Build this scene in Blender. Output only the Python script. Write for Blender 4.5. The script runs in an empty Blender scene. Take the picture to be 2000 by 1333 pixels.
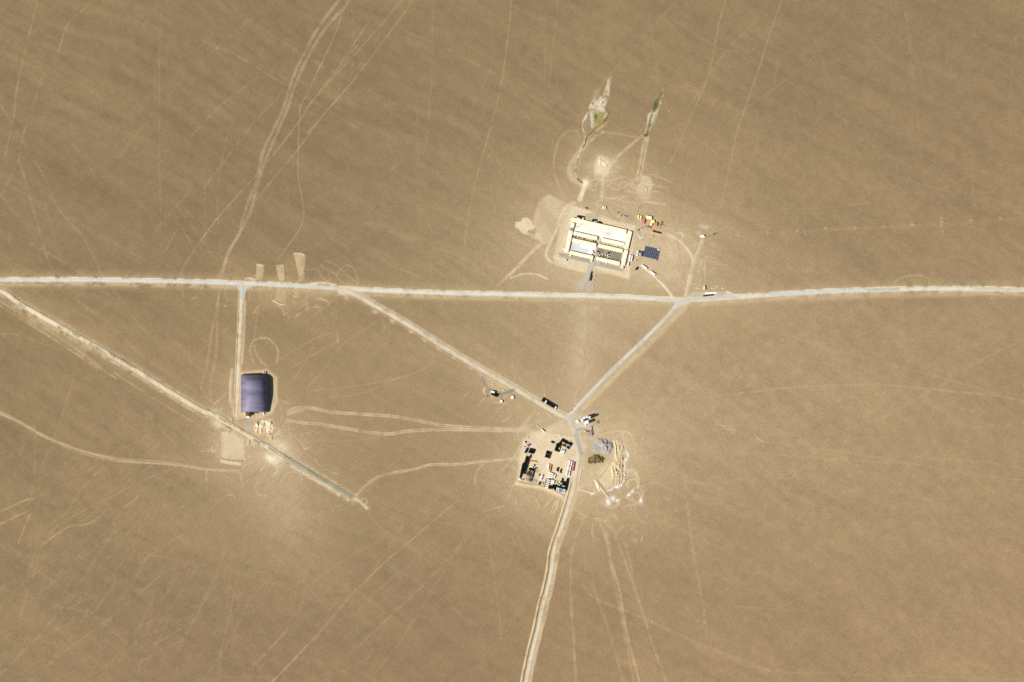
import bpy, math, random
import numpy as np
from mathutils import Vector, Matrix

# ------------------------------------------------------------------ camera, light, exposure
S = bpy.context.scene
COL = S.collection
ALT = 9000.0          # height of the camera above the desert, metres
TILT = 0.10           # looks at the site from a little to the south (shift lens, ground stays undistorted)
cd = bpy.data.cameras.new('camera')
cam = bpy.data.objects.new('camera', cd); COL.objects.link(cam); S.camera = cam
cam.location = (0, -ALT*TILT, ALT)
cd.sensor_width = 36; cd.lens = 36*ALT/2000.0
cd.shift_y = ALT*TILT/2000.0
cd.clip_start = 100; cd.clip_end = 120000

SHDIR = math.radians(23)      # shadows fall towards the east-north-east
ELEV = math.radians(43)
sv = Vector((-math.cos(SHDIR)*math.cos(ELEV), -math.sin(SHDIR)*math.cos(ELEV), math.sin(ELEV)))
W = bpy.data.worlds.new('World'); S.world = W; W.use_nodes = True
nt = W.node_tree; bg = nt.nodes['Background']
sky = nt.nodes.new('ShaderNodeTexSky'); sky.sky_type = 'NISHITA'; sky.sun_disc = False
sky.sun_elevation = ELEV; sky.sun_rotation = math.atan2(sv.x, sv.y)
nt.links.new(sky.outputs[0], bg.inputs[0]); bg.inputs[1].default_value = 0.05
sd = bpy.data.lights.new('sun', 'SUN'); sd.energy = 5.0; sd.angle = math.radians(0.5); sd.color = (1.0, 0.955, 0.90)
so = bpy.data.objects.new('sun', sd); COL.objects.link(so); so.rotation_euler = sv.to_track_quat('Z', 'Y').to_euler()
S.view_settings.view_transform = 'Standard'; S.view_settings.look = 'None'
S.view_settings.gamma = 1; S.view_settings.use_curve_mapping = False
S.view_settings.exposure = 0.22
KR, KG, KB = 1.35, 1.32, 1.36    # what a flat sunlit surface of albedo 1 shows on the picture, per channel

R = random.Random(7)
def wp(p, z=0.0): return Vector((p[0]-1000.0, 666.5-p[1], z))
def Z(ox, oy, f): return lambda *pts: [(ox+x/f, oy+y/f) for x, y in pts]
ZA = Z(1080, 390, 7.405); ZB = Z(990, 820, 8.331); ZC = Z(1110, 790, 19.04); ZD = Z(1220, 400, 6.665)
ZE = Z(1220, 470, 16.66); ZG = Z(920, 710, 10.0); ZH = Z(390, 700, 5.795); ZN = Z(1060, 130, 5.127)
ZM = Z(1100, 780, 6.059); ZJ = Z(1280, 540, 12.5); ZK = Z(1120, 380, 16.667); ZR = Z(1235, 410, 17.77)
T1 = Z(0, 0, 2.38); T2 = Z(600, 0, 2.38); T3 = Z(1300, 0, 2.38); T4 = Z(0, 530, 3.332); T5 = Z(450, 480, 3.332)
T6 = Z(900, 530, 2.777); U1 = Z(0, 850, 2.76); U2 = Z(500, 850, 2.76); U3 = Z(1000, 930, 3.308)
U4 = Z(1400, 530, 2.777); U5 = Z(1400, 930, 3.308); V6 = Z(480, 480, 8.33); V7 = Z(980, 360, 7.407)
V8 = Z(1030, 940, 11.1); V9 = Z(540, 860, 9.52); VA = Z(0, 530, 7.404)
I = Z(0, 0, 1)
def zp(z, x, y): return z((x, y))[0]

def lin(c):
    c = np.asarray(c, dtype=np.float64)/255.0
    return np.where(c <= 0.04045, c/12.92, ((c+0.055)/1.055)**2.4)

# ------------------------------------------------------------------ soil colour map (what the bare soil, dust, gravel and salt look like)
PAD = 160
CW, CH = 2000+2*PAD, 1333+2*PAD
gy, gx = np.mgrid[0:CH, 0:CW].astype(np.float32)
gx -= PAD; gy -= PAD
def hsh(ix, iy, seed):
    h = (ix.astype(np.int64)*374761393 + iy.astype(np.int64)*668265263 + seed*974634777) & 0xffffffff
    h = ((h ^ (h >> 13))*1274126177) & 0xffffffff
    h = (h ^ (h >> 16)) & 0xffff
    return (h/65535.0).astype(np.float32)
def vnoise(x, y, seed):
    x0 = np.floor(x); y0 = np.floor(y); fx = x-x0; fy = y-y0
    fx = fx*fx*(3-2*fx); fy = fy*fy*(3-2*fy)
    a = hsh(x0, y0, seed); b = hsh(x0+1, y0, seed); c = hsh(x0, y0+1, seed); d = hsh(x0+1, y0+1, seed)
    return (a*(1-fx)+b*fx)*(1-fy)+(c*(1-fx)+d*fx)*fy - 0.5
def low(fn, k=4):
    xs = np.arange(0, CW+k, k, dtype=np.float32)-PAD; ys = np.arange(0, CH+k, k, dtype=np.float32)-PAD
    X, Y = np.meshgrid(xs, ys); v = fn(X, Y)
    ii = np.arange(CH)/k; jj = np.arange(CW)/k
    i0 = ii.astype(int); j0 = jj.astype(int); fi = (ii-i0)[:, None].astype(np.float32); fj = (jj-j0)[None, :].astype(np.float32)
    r0 = v[i0]*(1-fi)+v[i0+1]*fi
    return r0[:, j0]*(1-fj)+r0[:, j0+1]*fj
def streaks(X, Y):
    o = 0
    wx = 60*vnoise(X/300, Y/300, 5); wy = 60*vnoise(X/300, Y/300, 6)
    for ang, su, svv, amp, sd_ in ((33, 420, 44, .75, 1), (24, 230, 15, .75, 2), (41, 150, 8, .5, 3), (30, 80, 4.5, .42, 4)):
        a = math.radians(ang-5*0); x = X+wx; y = Y+wy
        u = x*math.cos(a)+y*math.sin(a); v = -x*math.sin(a)+y*math.cos(a)
        o = o + amp*vnoise(u/su, v/svv, sd_+10)
    return o
N_str = low(streaks, 2)
N_big = low(lambda X, Y: vnoise(X/420, Y/420, 21)+.5*vnoise(X/170, Y/170, 22)+.3*vnoise(X/70, Y/70, 23))
_a = math.radians(31); _u = gx*math.cos(_a)+gy*math.sin(_a); _v = -gx*math.sin(_a)+gy*math.cos(_a)
N_hair = vnoise(_u/26, _v/2.6, 77)*.6+vnoise((gx*.5+gy*.87)/30, (-gx*.87+gy*.5)/2.4, 78)*.3
del _u, _v
N_med = low(lambda X, Y: vnoise(X/16, Y/16, 31)+.6*vnoise(X/8, Y/8, 32), 2)
N_fin = vnoise(gx/3.2, gy/3.2, 41)+.6*vnoise(gx/1.6, gy/1.6, 42)
N_grn = (np.random.RandomState(3).rand(CH, CW).astype(np.float32)-.5)

C = np.empty((CH, CW, 3), dtype=np.float32)
tx = np.clip(gx/2000, 0, 1)[..., None]; ty = np.clip(gy/1333, 0, 1)[..., None]
c00 = np.array((145, 123, 91)); c10 = np.array((152, 128, 96)); c01 = np.array((149, 125, 94)); c11 = np.array((166, 137, 103))
C[:] = (c00*(1-tx)+c10*tx)*(1-ty)+(c01*(1-tx)+c11*tx)*ty
wst = np.clip(1.35-.55*(gx/2000+gy/1333), .6, 1.4)
tone = 1+.07*wst*N_str+.07*N_big+.045*N_med+.05*N_fin+.045*N_hair
# broad pale tract of wind-blown dust around the two camps
for cx_, cy_, rx_, ry_, a_, c_ in ((1230, 670, 560, 360, .8, (186, 161, 125)), (560, 900, 330, 220, .5, (178, 151, 117)), (1850, 850, 560, 420, .4, (176, 148, 114))):
    al = (a_*np.exp(-(((gx-cx_)/rx_)**2+((gy-cy_)/ry_)**2)*1.1))[..., None]; C = C*(1-al)+np.array(c_, np.float32)*al
C *= tone[..., None]
C *= 1+.05*N_grn[..., None]*1.2
HM = np.zeros((CH, CW), dtype=np.float32)

def spline(pts, step=5.0, closed=False):
    P = [np.array(p, dtype=float) for p in pts]
    if len(P) == 2:
        n = max(2, int(np.linalg.norm(P[1]-P[0])/step)+1)
        return np.array([P[0]+(P[1]-P[0])*t for t in np.linspace(0, 1, n)])
    if closed: P = [P[-1]]+P+[P[0], P[1]]
    else: P = [2*P[0]-P[1]]+P+[2*P[-1]-P[-2]]
    out = []
    for i in range(1, len(P)-2):
        p0, p1, p2, p3 = P[i-1:i+3]
        n = max(1, int(np.linalg.norm(p2-p1)/step))
        for k in range(n):
            t = k/n
            out.append(.5*((2*p1)+(p2-p0)*t+(2*p0-5*p1+4*p2-p3)*t*t+(3*p1-p0-3*p2+p3)*t**3))
    out.append(P[-2])
    return np.array(out)
def offset(sp, d):
    t = np.gradient(sp, axis=0); n = np.stack([-t[:, 1], t[:, 0]], 1); n /= np.maximum(np.linalg.norm(n, axis=1), 1e-6)[:, None]
    return sp+n*d
def _dist(sp, rad):
    x0 = int(max(0, sp[:, 0].min()-rad+PAD)); x1 = int(min(CW, sp[:, 0].max()+rad+PAD+2))
    y0 = int(max(0, sp[:, 1].min()-rad+PAD)); y1 = int(min(CH, sp[:, 1].max()+rad+PAD+2))
    if x1 <= x0 or y1 <= y0: return None
    D = np.full((y1-y0, x1-x0), 1e6, dtype=np.float32)
    for a, b in zip(sp[:-1], sp[1:]):
        ax0 = int(max(x0, min(a[0], b[0])-rad+PAD)); ax1 = int(min(x1, max(a[0], b[0])+rad+PAD+2))
        ay0 = int(max(y0, min(a[1], b[1])-rad+PAD)); ay1 = int(min(y1, max(a[1], b[1])+rad+PAD+2))
        if ax1 <= ax0 or ay1 <= ay0: continue
        X = gx[ay0:ay1, ax0:ax1]; Y = gy[ay0:ay1, ax0:ax1]
        d = b-a; L = max(float(d@d), 1e-6)
        t = np.clip(((X-a[0])*d[0]+(Y-a[1])*d[1])/L, 0, 1)
        dd = np.hypot(X-a[0]-t*d[0], Y-a[1]-t*d[1])
        w = D[ay0-y0:ay1-y0, ax0-x0:ax1-x0]; np.minimum(w, dd, out=w)
    return D, (slice(y0, y1), slice(x0, x1))
def _blend(sl, al, col):
    idx = np.nonzero(al > .003)
    if len(idx[0]) == 0: return
    A = al[idx][:, None]; sub = C[sl]
    sub[idx] = sub[idx]*(1-A)+np.asarray(col, dtype=np.float32)*A
def stroke(pts, w, col, a=.5, soft=1.5, patch=.35, wob=0., raw=False):
    sp = np.asarray(pts) if raw else spline(pts)
    rad = w/2+soft+abs(wob)*1.2+1
    r = _dist(sp, rad)
    if r is None: return
    D, sl = r
    if wob: D = D+wob*2*N_med[sl]+wob*.8*N_fin[sl]
    cov = np.clip((w/2+soft/2-D)/max(soft, .3), 0, 1); cov = cov*cov*(3-2*cov)
    if w < 4: a = min(1, a*1.3); col = np.asarray(col, np.float32)+((9, 9, 11) if sum(col) > 500 and col[0]-col[2] > 25 and col[0] < 215 else (0, 0, 0))
    al = a*cov*np.clip(1+patch*(2.2*N_med[sl]+1.5*N_fin[sl]), 0, 1.5)
    _blend(sl, np.clip(al, 0, 1), col)
def twin(pts, gap, w, col, a=.5, **k):
    sp = spline(pts)
    for s in (-1, 1): stroke(offset(sp, s*gap/2), w, col, a, raw=True, **k)
def polyd(pts, rad):
    P = np.array(list(pts)+[pts[0]], dtype=float)
    x0 = int(max(0, P[:, 0].min()-rad+PAD)); x1 = int(min(CW, P[:, 0].max()+rad+PAD+2))
    y0 = int(max(0, P[:, 1].min()-rad+PAD)); y1 = int(min(CH, P[:, 1].max()+rad+PAD+2))
    X = gx[y0:y1, x0:x1]; Y = gy[y0:y1, x0:x1]
    ins = np.zeros(X.shape, bool); D = np.full(X.shape, 1e6, np.float32)
    for a, b in zip(P[:-1], P[1:]):
        d = b-a; L = max(float(d@d), 1e-6); t = np.clip(((X-a[0])*d[0]+(Y-a[1])*d[1])/L, 0, 1)
        D = np.minimum(D, np.hypot(X-a[0]-t*d[0], Y-a[1]-t*d[1]))
        if a[1] != b[1]:
            c = ((a[1] > Y) != (b[1] > Y)) & (X < (b[0]-a[0])*(Y-a[1])/(b[1]-a[1])+a[0]); ins ^= c
    return np.where(ins, -D, D), (slice(y0, y1), slice(x0, x1))
def poly(pts, col, a=.8, soft=2., patch=.2, wob=0.):
    D, sl = polyd(pts, soft+abs(wob)*2+1)
    if wob: D = D+wob*2*N_med[sl]+wob*.8*N_fin[sl]
    cov = np.clip((soft/2-D)/max(soft, .3), 0, 1); cov = cov*cov*(3-2*cov)
    _blend(sl, np.clip(a*cov*np.clip(1+patch*(2.2*N_med[sl]+1.5*N_fin[sl]), 0, 1.5), 0, 1), col)
def blob(c, rx, ry, col, a=.4, rot=0., patch=.3, p=1.0):
    rad = max(rx, ry)*2.4
    x0 = int(max(0, c[0]-rad+PAD)); x1 = int(min(CW, c[0]+rad+PAD)); y0 = int(max(0, c[1]-rad+PAD)); y1 = int(min(CH, c[1]+rad+PAD))
    if x1 <= x0 or y1 <= y0: return
    sl = (slice(y0, y1), slice(x0, x1)); X = gx[sl]-c[0]; Y = gy[sl]-c[1]; r = math.radians(rot)
    u = (X*math.cos(r)+Y*math.sin(r))/rx; v = (-X*math.sin(r)+Y*math.cos(r))/ry
    q_ = (u*u+v*v)*(1+.5*N_big[sl]*min(1, rad/80)+.5*N_med[sl])
    al = a*np.exp(-np.maximum(q_, 0)**p)*np.clip(1+patch*(1.8*N_med[sl]+1.6*N_str[sl]*.5+1.2*N_fin[sl]), 0, 1.6)
    _blend(sl, np.clip(al, 0, 1), col)
def hump(pts, w, h, wob=.3, closed=False):
    sp = spline(pts, 3.0, closed); r = _dist(sp, w*1.6+1)
    if r is None: return
    D, sl = r
    v = h*np.exp(-(D/(w*.5))**2)*(1+wob*2*N_med[sl]+wob*1.2*N_fin[sl])
    HM[sl] += v.astype(np.float32)

DUST = (206, 180, 140); LIGHT = (219, 194, 153); PALE = (232, 212, 176); TRK = (186, 160, 120); GRV = (200, 194, 180); GREY = (172, 168, 158)

# --- dust haloes round the places people work
blob((1160, 470), 190, 125, (196, 170, 132), .7, -5)
blob((1170, 480), 115, 85, (214, 189, 151), .5)
blob((1290, 500), 95, 75, (212, 187, 149), .7)
blob((1120, 905), 160, 120, (204, 178, 138), .85)
blob((1175, 880), 90, 80, LIGHT, .55)
blob((1070, 890), 60, 75, LIGHT, .6)
blob((1130, 760), 120, 90, (186, 160, 121), .5)
blob((500, 860), 105, 80, (204, 177, 138), .8, 25)
blob((540, 890), 38, 34, PALE, .75)
blob((460, 870), 50, 45, LIGHT, .55)
blob((470, 780), 40, 100, (196, 169, 128), .45)
blob((550, 1000), 130, 80, (186, 160, 124), .7, 55)
blob((545, 960), 60, 40, (200, 174, 137), .6, 60)
blob((430, 1010), 120, 80, (170, 146, 110), .35)
blob((1190, 1010), 85, 50, (184, 157, 118), .55)
blob((1180, 330), 60, 50, (200, 174, 134), .55)
blob((1130, 300), 22, 100, (186, 161, 122), .4, 12)
blob((1255, 370), 40, 55, (196, 170, 130), .5)
blob((1340, 590), 110, 26, (204, 180, 142), .5)
blob((560, 580), 150, 30, (184, 158, 119), .5)
blob((470, 530), 40, 40, (180, 154, 115), .45)
blob((980, 770), 55, 35, (198, 171, 130), .5, 25)
blob((1400, 620), 150, 60, (182, 155, 116), .5, 10)
blob((1138, 680), 24, 110, (210, 185, 149), .75, 3)
blob((1165, 700), 60, 90, (196, 170, 134), .4, 30)
blob((800, 800), 260, 110, (170, 144, 108), .35)
blob((640, 700), 140, 90, (165, 140, 104), .3)
blob((250, 700), 260, 60, (172, 146, 110), .4, 32)
blob((120, 640), 150, 26, (186, 160, 122), .45, 32)
blob((1385, 455), 40, 22, (188, 162, 122), .4)
blob((1300, 480), 60, 60, (206, 180, 138), .35)

# --- old wheel tracks
def tracks(z, lists, w=2.2, col=TRK, a=.5, **k):
    for l in lists: stroke(z(*l), w, col, a, **k)
B1 = (203, 176, 136)
for pts in (T1((1600, -30), (1480, 130), (1375, 330), (1310, 520), (1225, 700), (1195, 830), (1140, 980), (1110, 1090), (1070, 1160), (1015, 1300)),
            T1((1640, -30), (1600, 35), (1500, 150), (1390, 350), (1330, 520), (1245, 720), (1205, 830), (1165, 980), (1105, 1100), (1060, 1180), (1030, 1300))):
    twin(pts, 3.2, 1.3, B1, .52, patch=.4)
    stroke(pts, 7, (172, 147, 112), .18, 3)
tracks(T1, [[(1600, 40), (1540, 200), (1395, 500)], [(1395, 490), (1385, 800), (1407, 1025), (1290, 1210)],
            [(1666, 205), (1450, 470), (1395, 560), (1220, 780), (1000, 1030), (860, 1230), (840, 1290)],
            [(1666, 350), (1500, 540), (1380, 700), (1190, 930)]], 2.0, (186, 160, 124), .48)
tracks(T1, [[(-10, 470), (60, 580), (130, 700), (210, 830), (270, 970), (390, 1110), (480, 1290)],
            [(205, 340), (110, 620), (88, 740), (20, 880), (-20, 940)], [(88, 740), (140, 920), (205, 1150), (240, 1250)],
            [(430, 10), (320, 110), (270, 240)], [(180, -10), (130, 180), (80, 400), (60, 560), (20, 740)]], 2.2, (180, 155, 117), .4, patch=.7)
tracks(T1, [[(745, 60), (740, 500), (745, 1050)], [(1440, 300), (1190, 560), (1050, 740), (955, 870), (955, 1010)],
            [(830, 1050), (750, 1200)], [(1190, 560), (930, 900)], [(860, 980), (1000, 1090)], [(300, 620), (500, 900)]], 2.4, (172, 148, 113), .3, patch=.8)
tracks(T2, [[(950, -10), (935, 150), (900, 400), (850, 600), (800, 780), (770, 900), (755, 980), (730, 1150), (735, 1320)],
            [(490, -5), (430, 90), (200, 390), (0, 620)], [(445, -5), (270, 200), (150, 330), (0, 500)],
            [(290, 100), (150, 300)]], 2.0, (184, 158, 122), .45)
tracks(T2, [[(585, 0), (575, 400), (550, 700)], [(1110, 60), (1105, 380)], [(760, 580), (860, 710), (900, 770)],
            [(650, 910), (760, 975), (900, 1000), (1000, 1010)], [(730, 780), (1060, 640)], [(380, 800), (450, 730)],
            [(840, 720), (960, 900), (1000, 960)]], 2.2, (174, 150, 115), .3, patch=.8)
twin(T2((1270, 640), (1255, 612), (1230, 605), (1180, 640), (1150, 720), (1150, 800), (1175, 880), (1205, 930)), 2.6, 1.3, (194, 168, 128), .55)
twin(T2((1120, 1105), (1010, 1210), (880, 1333)), 3, 1.4, (206, 180, 140), .6)
tracks(T2, [[(945, 1295), (990, 1278), (1060, 1275), (1120, 1300)]], 3, (214, 190, 150), .6)
twin(T2((1560, 630), (1450, 720), (1415, 750)), 3, 1.4, (206, 180, 140), .5)
tracks(T2, [[(1545, 640), (1385, 615)]], 1.8, (196, 170, 130), .6)
tracks(T3, [[(282, -10), (250, 100), (225, 230), (200, 350), (150, 470), (105, 570), (60, 680), (20, 760)],
            [(545, -10), (490, 140), (430, 330), (370, 500), (330, 620), (300, 760), (270, 900), (255, 970)]], 2.2, (184, 158, 122), .45)
tracks(T3, [[(485, 0), (380, 140), (280, 240), (120, 480)], [(700, 260), (520, 400), (380, 500), (210, 650)],
            [(435, 640), (370, 830), (310, 950)], [(1000, 40), (900, 110)], [(1630, 745), (1440, 810), (1250, 890), (1050, 900)],
            [(240, 970), (600, 972), (1000, 940)], [(1430, 700), (1425, 950)], [(1050, 870), (1440, 700)],
            [(0, 70), (240, 220), (330, 240), (390, 290)], [(520, 300), (505, 400)], [(490, 690), (500, 760)]], 2.0, (174, 150, 115), .32, patch=.8)
tracks(T3, [[(330, 1095), (750, 1070), (1280, 1045), (1700, 1012)]], 7, (176, 149, 113), .35, soft=5)
twin(T3((1062, 1333), (1075, 1305), (1110, 1288), (1170, 1280), (1215, 1290), (1226, 1315), (1222, 1340)), 1.6, .9, (200, 172, 134), .5)
# south-west quarter
multi = T4((-20, 915), (130, 985), (320, 1090), (560, 1180), (800, 1232), (1100, 1255), (1350, 1290), (1560, 1300))
for d, wv in ((-4, 1.4), (-1.3, 1.6), (1.6, 1.5), (4.2, 1.2)):
    sp = spline(multi); wgl = offset(sp, 0)
    ph = np.linspace(0, 9, len(sp)); o = d*(.55+.45*np.sin(ph+d))
    t = np.gradient(sp, axis=0); n = np.stack([-t[:, 1], t[:, 0]], 1); n /= np.linalg.norm(n, axis=1)[:, None]
    stroke(sp+n*o[:, None], wv, (206, 178, 138), .62, raw=True, patch=.3)
stroke(multi, 10, (178, 152, 114), .3, 4)
tracks(T4, [[(180, -10), (1185, 80), (1200, 250), (1225, 430), (1240, 610)]][:0]+[[(1185, 90), (1200, 250), (1225, 430), (1240, 610)],
            [(1480, 370), (1330, 500), (1240, 590), (1190, 660), (1165, 710)], [(740, 130), (900, 340), (1010, 450), (1070, 540)],
            [(560, 240), (700, 330), (860, 490), (1010, 610), (1150, 700), (1340, 830)], [(380, 100), (600, 260)],
            [(480, 700), (420, 890), (370, 1030), (280, 1260)], [(700, 760), (900, 870), (1100, 1080), (1250, 1230)],
            [(0, 410), (130, 420), (400, 515)], [(1000, 1050), (720, 1200), (560, 1310)], [(1080, 1090), (900, 1230)]], 2.3, (178, 152, 114), .4, patch=.7)
twin(T4((1440, 90), (1400, 290), (1375, 400), (1350, 600), (1310, 750), (1350, 830), (1395, 865)), 2.8, 1.3, (194, 168, 128), .5)
twin(T4((1425, 90), (1415, 300), (1405, 560), (1370, 730), (1370, 850)), 2.8, 1.3, (194, 168, 128), .5)
twin(T4((1395, 865), (1475, 795)), 2.6, 1.3, (200, 174, 132), .5)
for k, (a0, b0) in enumerate((((-20, 180), (640, 640)), ((-20, 210), (760, 700)), ((80, 200), (300, 330)), ((60, 215), (560, 520)), ((260, 330), (740, 600)), ((620, 520), (1340, 900)), ((740, 660), (1390, 1060)))):
    stroke(T4(a0, ((a0[0]+b0[0])/2-10, (a0[1]+b0[1])/2-4+k), b0), 2.0+(k % 3)*.5, (196, 170, 130), .45, patch=.6)
stroke(T4((-20, 180), (200, 320), (420, 455), (560, 555), (660, 630)), 5, (200, 174, 134), .5, 3)
tracks(U1, [[(0, 415), (140, 350), (185, 345)], [(0, 480), (160, 405)], [(160, 430), (100, 580)],
            [(230, 590), (370, 495), (470, 480), (540, 440)], [(670, 390), (720, 355), (750, 325)]], 2.2, (194, 168, 128), .55)
tracks(U1, [[(160, 1333), (320, 1190), (560, 1010), (720, 880), (860, 760)], [(880, 880), (1000, 700), (1140, 560), (1300, 440)],
            [(1340, 470), (1310, 620), (1240, 960), (1190, 1180), (1180, 1333)], [(1020, 100), (1200, 300), (1330, 430), (1500, 600)],
            [(1050, 480), (1200, 340), (1380, 200)], [(100, 640), (330, 440), (670, 190)], [(190, 720), (330, 530)],
            [(300, 760), (560, 530), (760, 300), (930, 180)], [(560, 690), (680, 540), (900, 260)], [(700, 1260), (850, 1170), (1080, 1060)],
            [(800, 1150), (1110, 960)], [(0, 1290), (200, 1090), (480, 780)], [(1540, 560), (1520, 380)], [(0, 960), (160, 760)],
            [(1340, 1290), (1440, 1170), (1600, 1000)], [(640, 265), (900, 240), (1200, 260)]], 2.0, (176, 151, 116), .36, patch=.8)
tracks(U1, [[(1470, 1333), (1656, 1130)]], 2.2, (196, 168, 128), .5)
tracks(U2, [[(90, 1325), (300, 1110), (490, 890), (680, 700), (810, 590), (960, 460), (1090, 350)]], 2.2, (190, 163, 123), .5)
tracks(U2, [[(570, 370), (620, 440), (700, 520), (820, 595), (950, 700)], [(620, 345), (800, 410), (950, 465), (1130, 490), (1260, 535), (1450, 620)],
            [(760, 520), (900, 400), (1120, 240)], [(640, 1290), (800, 1080), (940, 850), (1070, 640), (1190, 420), (1290, 210)],
            [(1260, 300), (1255, 540), (1280, 740), (1305, 920), (1325, 1120)], [(0, 850), (110, 730)],
            [(280, 810), (500, 660), (730, 540)], [(450, 800), (560, 850), (700, 960)]], 2.2, (176, 150, 112), .45)
twin(U2((535, 328), (590, 275), (660, 225), (760, 200), (850, 185), (940, 160), (1080, 158), (1250, 140), (1420, 128)), 3.0, 1.3, (212, 186, 146), .7)
twin(T5((365, 1085), (430, 1058), (540, 1060), (660, 1085), (870, 1098), (1060, 1112), (1200, 1135), (1380, 1170), (1700, 1190), (1830, 1195), (1930, 1185)), 3.6, 1.6, (210, 184, 144), .72)
twin(T5((360, 1138), (480, 1155), (600, 1165), (760, 1192), (900, 1215), (1040, 1226), (1120, 1212), (1280, 1200), (1480, 1198), (1700, 1203), (1900, 1205), (1950, 1195)), 3.6, 1.6, (210, 184, 144), .72)
stroke(T6((-5, 862), (200, 860), (340, 865), (375, 840), (420, 815), (480, 810)), 5, (204, 178, 138), .4, 3)
tracks(T5, [[(590, 135), (620, 100), (690, 130), (760, 190), (830, 250)], [(690, 200), (740, 130), (790, 140), (820, 190), (830, 245)],
            [(690, 200), (730, 240), (840, 262)], [(500, 160), (560, 150), (600, 210), (640, 240)], [(580, 130), (690, 190)]], 2.0, (192, 166, 126), .5)
twin(T5((155, 780), (140, 730), (128, 680), (150, 620), (210, 602), (270, 620), (310, 690), (300, 770)), 2.2, 1.1, (202, 176, 136), .55)
twin(T5((155, 650), (170, 710), (200, 755), (240, 785)), 2.2, 1.1, (200, 174, 134), .5)
tracks(T5, [[(185, 400), (165, 520), (155, 620)], [(480, 945), (620, 790), (740, 635), (900, 530), (1030, 440), (1150, 350)],
            [(700, 340), (560, 440), (490, 500)], [(990, 480), (1005, 540), (985, 565)], [(320, 740), (560, 600), (700, 560)],
            [(390, 800), (560, 700), (740, 600)], [(380, 920), (460, 800)], [(480, 950), (840, 910), (1200, 830), (1400, 700)],
            [(1505, 30), (1510, 180), (1530, 265)], [(1100, 150), (1290, 230)], [(560, 1000), (860, 960), (1100, 860)],
            [(380, 1250), (700, 1275), (1020, 1240)]], 2.2, (182, 156, 118), .48)
tracks(T6, [[(640, 180), (590, 400), (555, 640)], [(690, 170), (680, 400), (640, 700), (600, 760)], [(870, 280), (740, 490), (620, 700)],
            [(430, 180), (500, 360), (450, 440)], [(300, 440), (560, 320)], [(90, 420), (100, 540)], [(700, 150), (690, 480)],
            [(1640, 230), (1240, 470), (980, 620)]], 2.4, (184, 158, 118), .42)
twin(T6((760, 745), (900, 712), (1040, 700), (1180, 705), (1270, 725), (1350, 790), (1460, 850), (1480, 870), (1460, 885)), 2.4, 1.2, (190, 163, 124), .5)
twin(T6((1040, 700), (1300, 685), (1500, 665), (1666, 650)), 2.4, 1.2, (188, 161, 122), .5)
twin(U4((-10, 680), (400, 632), (900, 620), (1300, 655), (1540, 680), (1680, 712)), 2.4, 1.2, (192, 165, 126), .5)
twin(U4((-10, 220), (260, 310), (680, 440), (1000, 520), (1260, 590), (1540, 675)), 2.6, 1.2, (184, 157, 119), .48)
tracks(U4, [[(-10, 870), (110, 885), (240, 920), (560, 965), (900, 1015), (1260, 1080), (1480, 1115), (1680, 1135)],
            [(240, 990), (640, 1020), (1100, 1050)], [(-10, 980), (260, 990), (620, 1020)], [(120, 900), (150, 1060), (215, 1210)],
            [(1250, 600), (960, 760), (860, 810), (600, 890)], [(720, 170), (745, 310)], [(1660, 370), (1500, 450), (1370, 520)],
            [(1060, 1010), (1400, 1030), (1680, 1075)], [(780, 430), (800, 530)]], 2.3, (184, 157, 119), .45)
stroke(U4((205, 885), (225, 910), (260, 930)), 2, (206, 180, 140), .6)
stroke(U4((10, 830), (60, 860), (100, 865), (90, 885)), 2, (204, 178, 138), .5)
twin(U5((-10, 1130), (100, 1190), (250, 1240), (400, 1262), (800, 1280), (1400, 1295), (2000, 1318)), 2.2, 1.1, (182, 154, 116), .5)
tracks(U5, [[(1000, 620), (1100, 780), (1200, 915), (1300, 1050), (1450, 1260)], [(100, 840), (500, 870), (1000, 905), (1600, 945)],
            [(660, 885), (560, 1010), (440, 1120)], [(380, 855), (650, 760), (900, 720)], [(200, 0), (270, 130)],
            [(700, 780), (880, 600)], [(1100, 400), (1180, 250)]], 2.4, (178, 150, 112), .4)
for pts, wv, av in (((( 545, 190), (570, 300), (620, 420), (640, 560), (690, 720), (720, 900), (760, 1090), (825, 1340)), 3.6, .62),
                    (((590, 230), (640, 330), (690, 450), (740, 580), (790, 720), (850, 900), (920, 1120), (1000, 1340)), 2.6, .5),
                    (((520, 180), (440, 330), (390, 470), (378, 660), (385, 880), (400, 1100), (415, 1340)), 2.2, .5),
                    (((500, 580), (540, 760), (600, 920), (660, 1120), (725, 1340)), 2.2, .4),
                    (((600, 380), (640, 600), (700, 880), (740, 1090), (790, 1340)), 2.2, .5),
                    (((440, 690), (560, 800), (850, 920), (1250, 1100), (1666, 1260)), 2.2, .42),
                    (((1105, -10), (1140, 250), (1160, 430), (1200, 640), (1240, 880), (1260, 1060)), 2.4, .4),
                    (((850, 60), (1020, 40), (1320, 50)), 2.4, .3), (((470, 460), (480, 620)), 2.2, .3),
                    (((690, 340), (760, 540), (790, 720)), 2.2, .4), (((940, 100), (945, 330), (990, 270), (1000, 360)), 2, .25)):
    twin(U3(*pts), 2.6, wv*.55, (196, 169, 129), av, patch=.4)
for (cx_, cy_, rx_, ry_, a0, a1) in ((640, 165, 45, 34, 0, 300), (780, 60, 36, 40, 150, 420), (800, 120, 46, 50, -80, 120), (760, 40, 60, 80, 240, 400), (640, 160, 60, 48, 10, 200)):
    twin(U3(*[(cx_+rx_*math.cos(math.radians(t)), cy_+ry_*math.sin(math.radians(t))) for t in range(a0, a1, 25)]), 2, 1.1, (214, 188, 146), .55)
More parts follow.
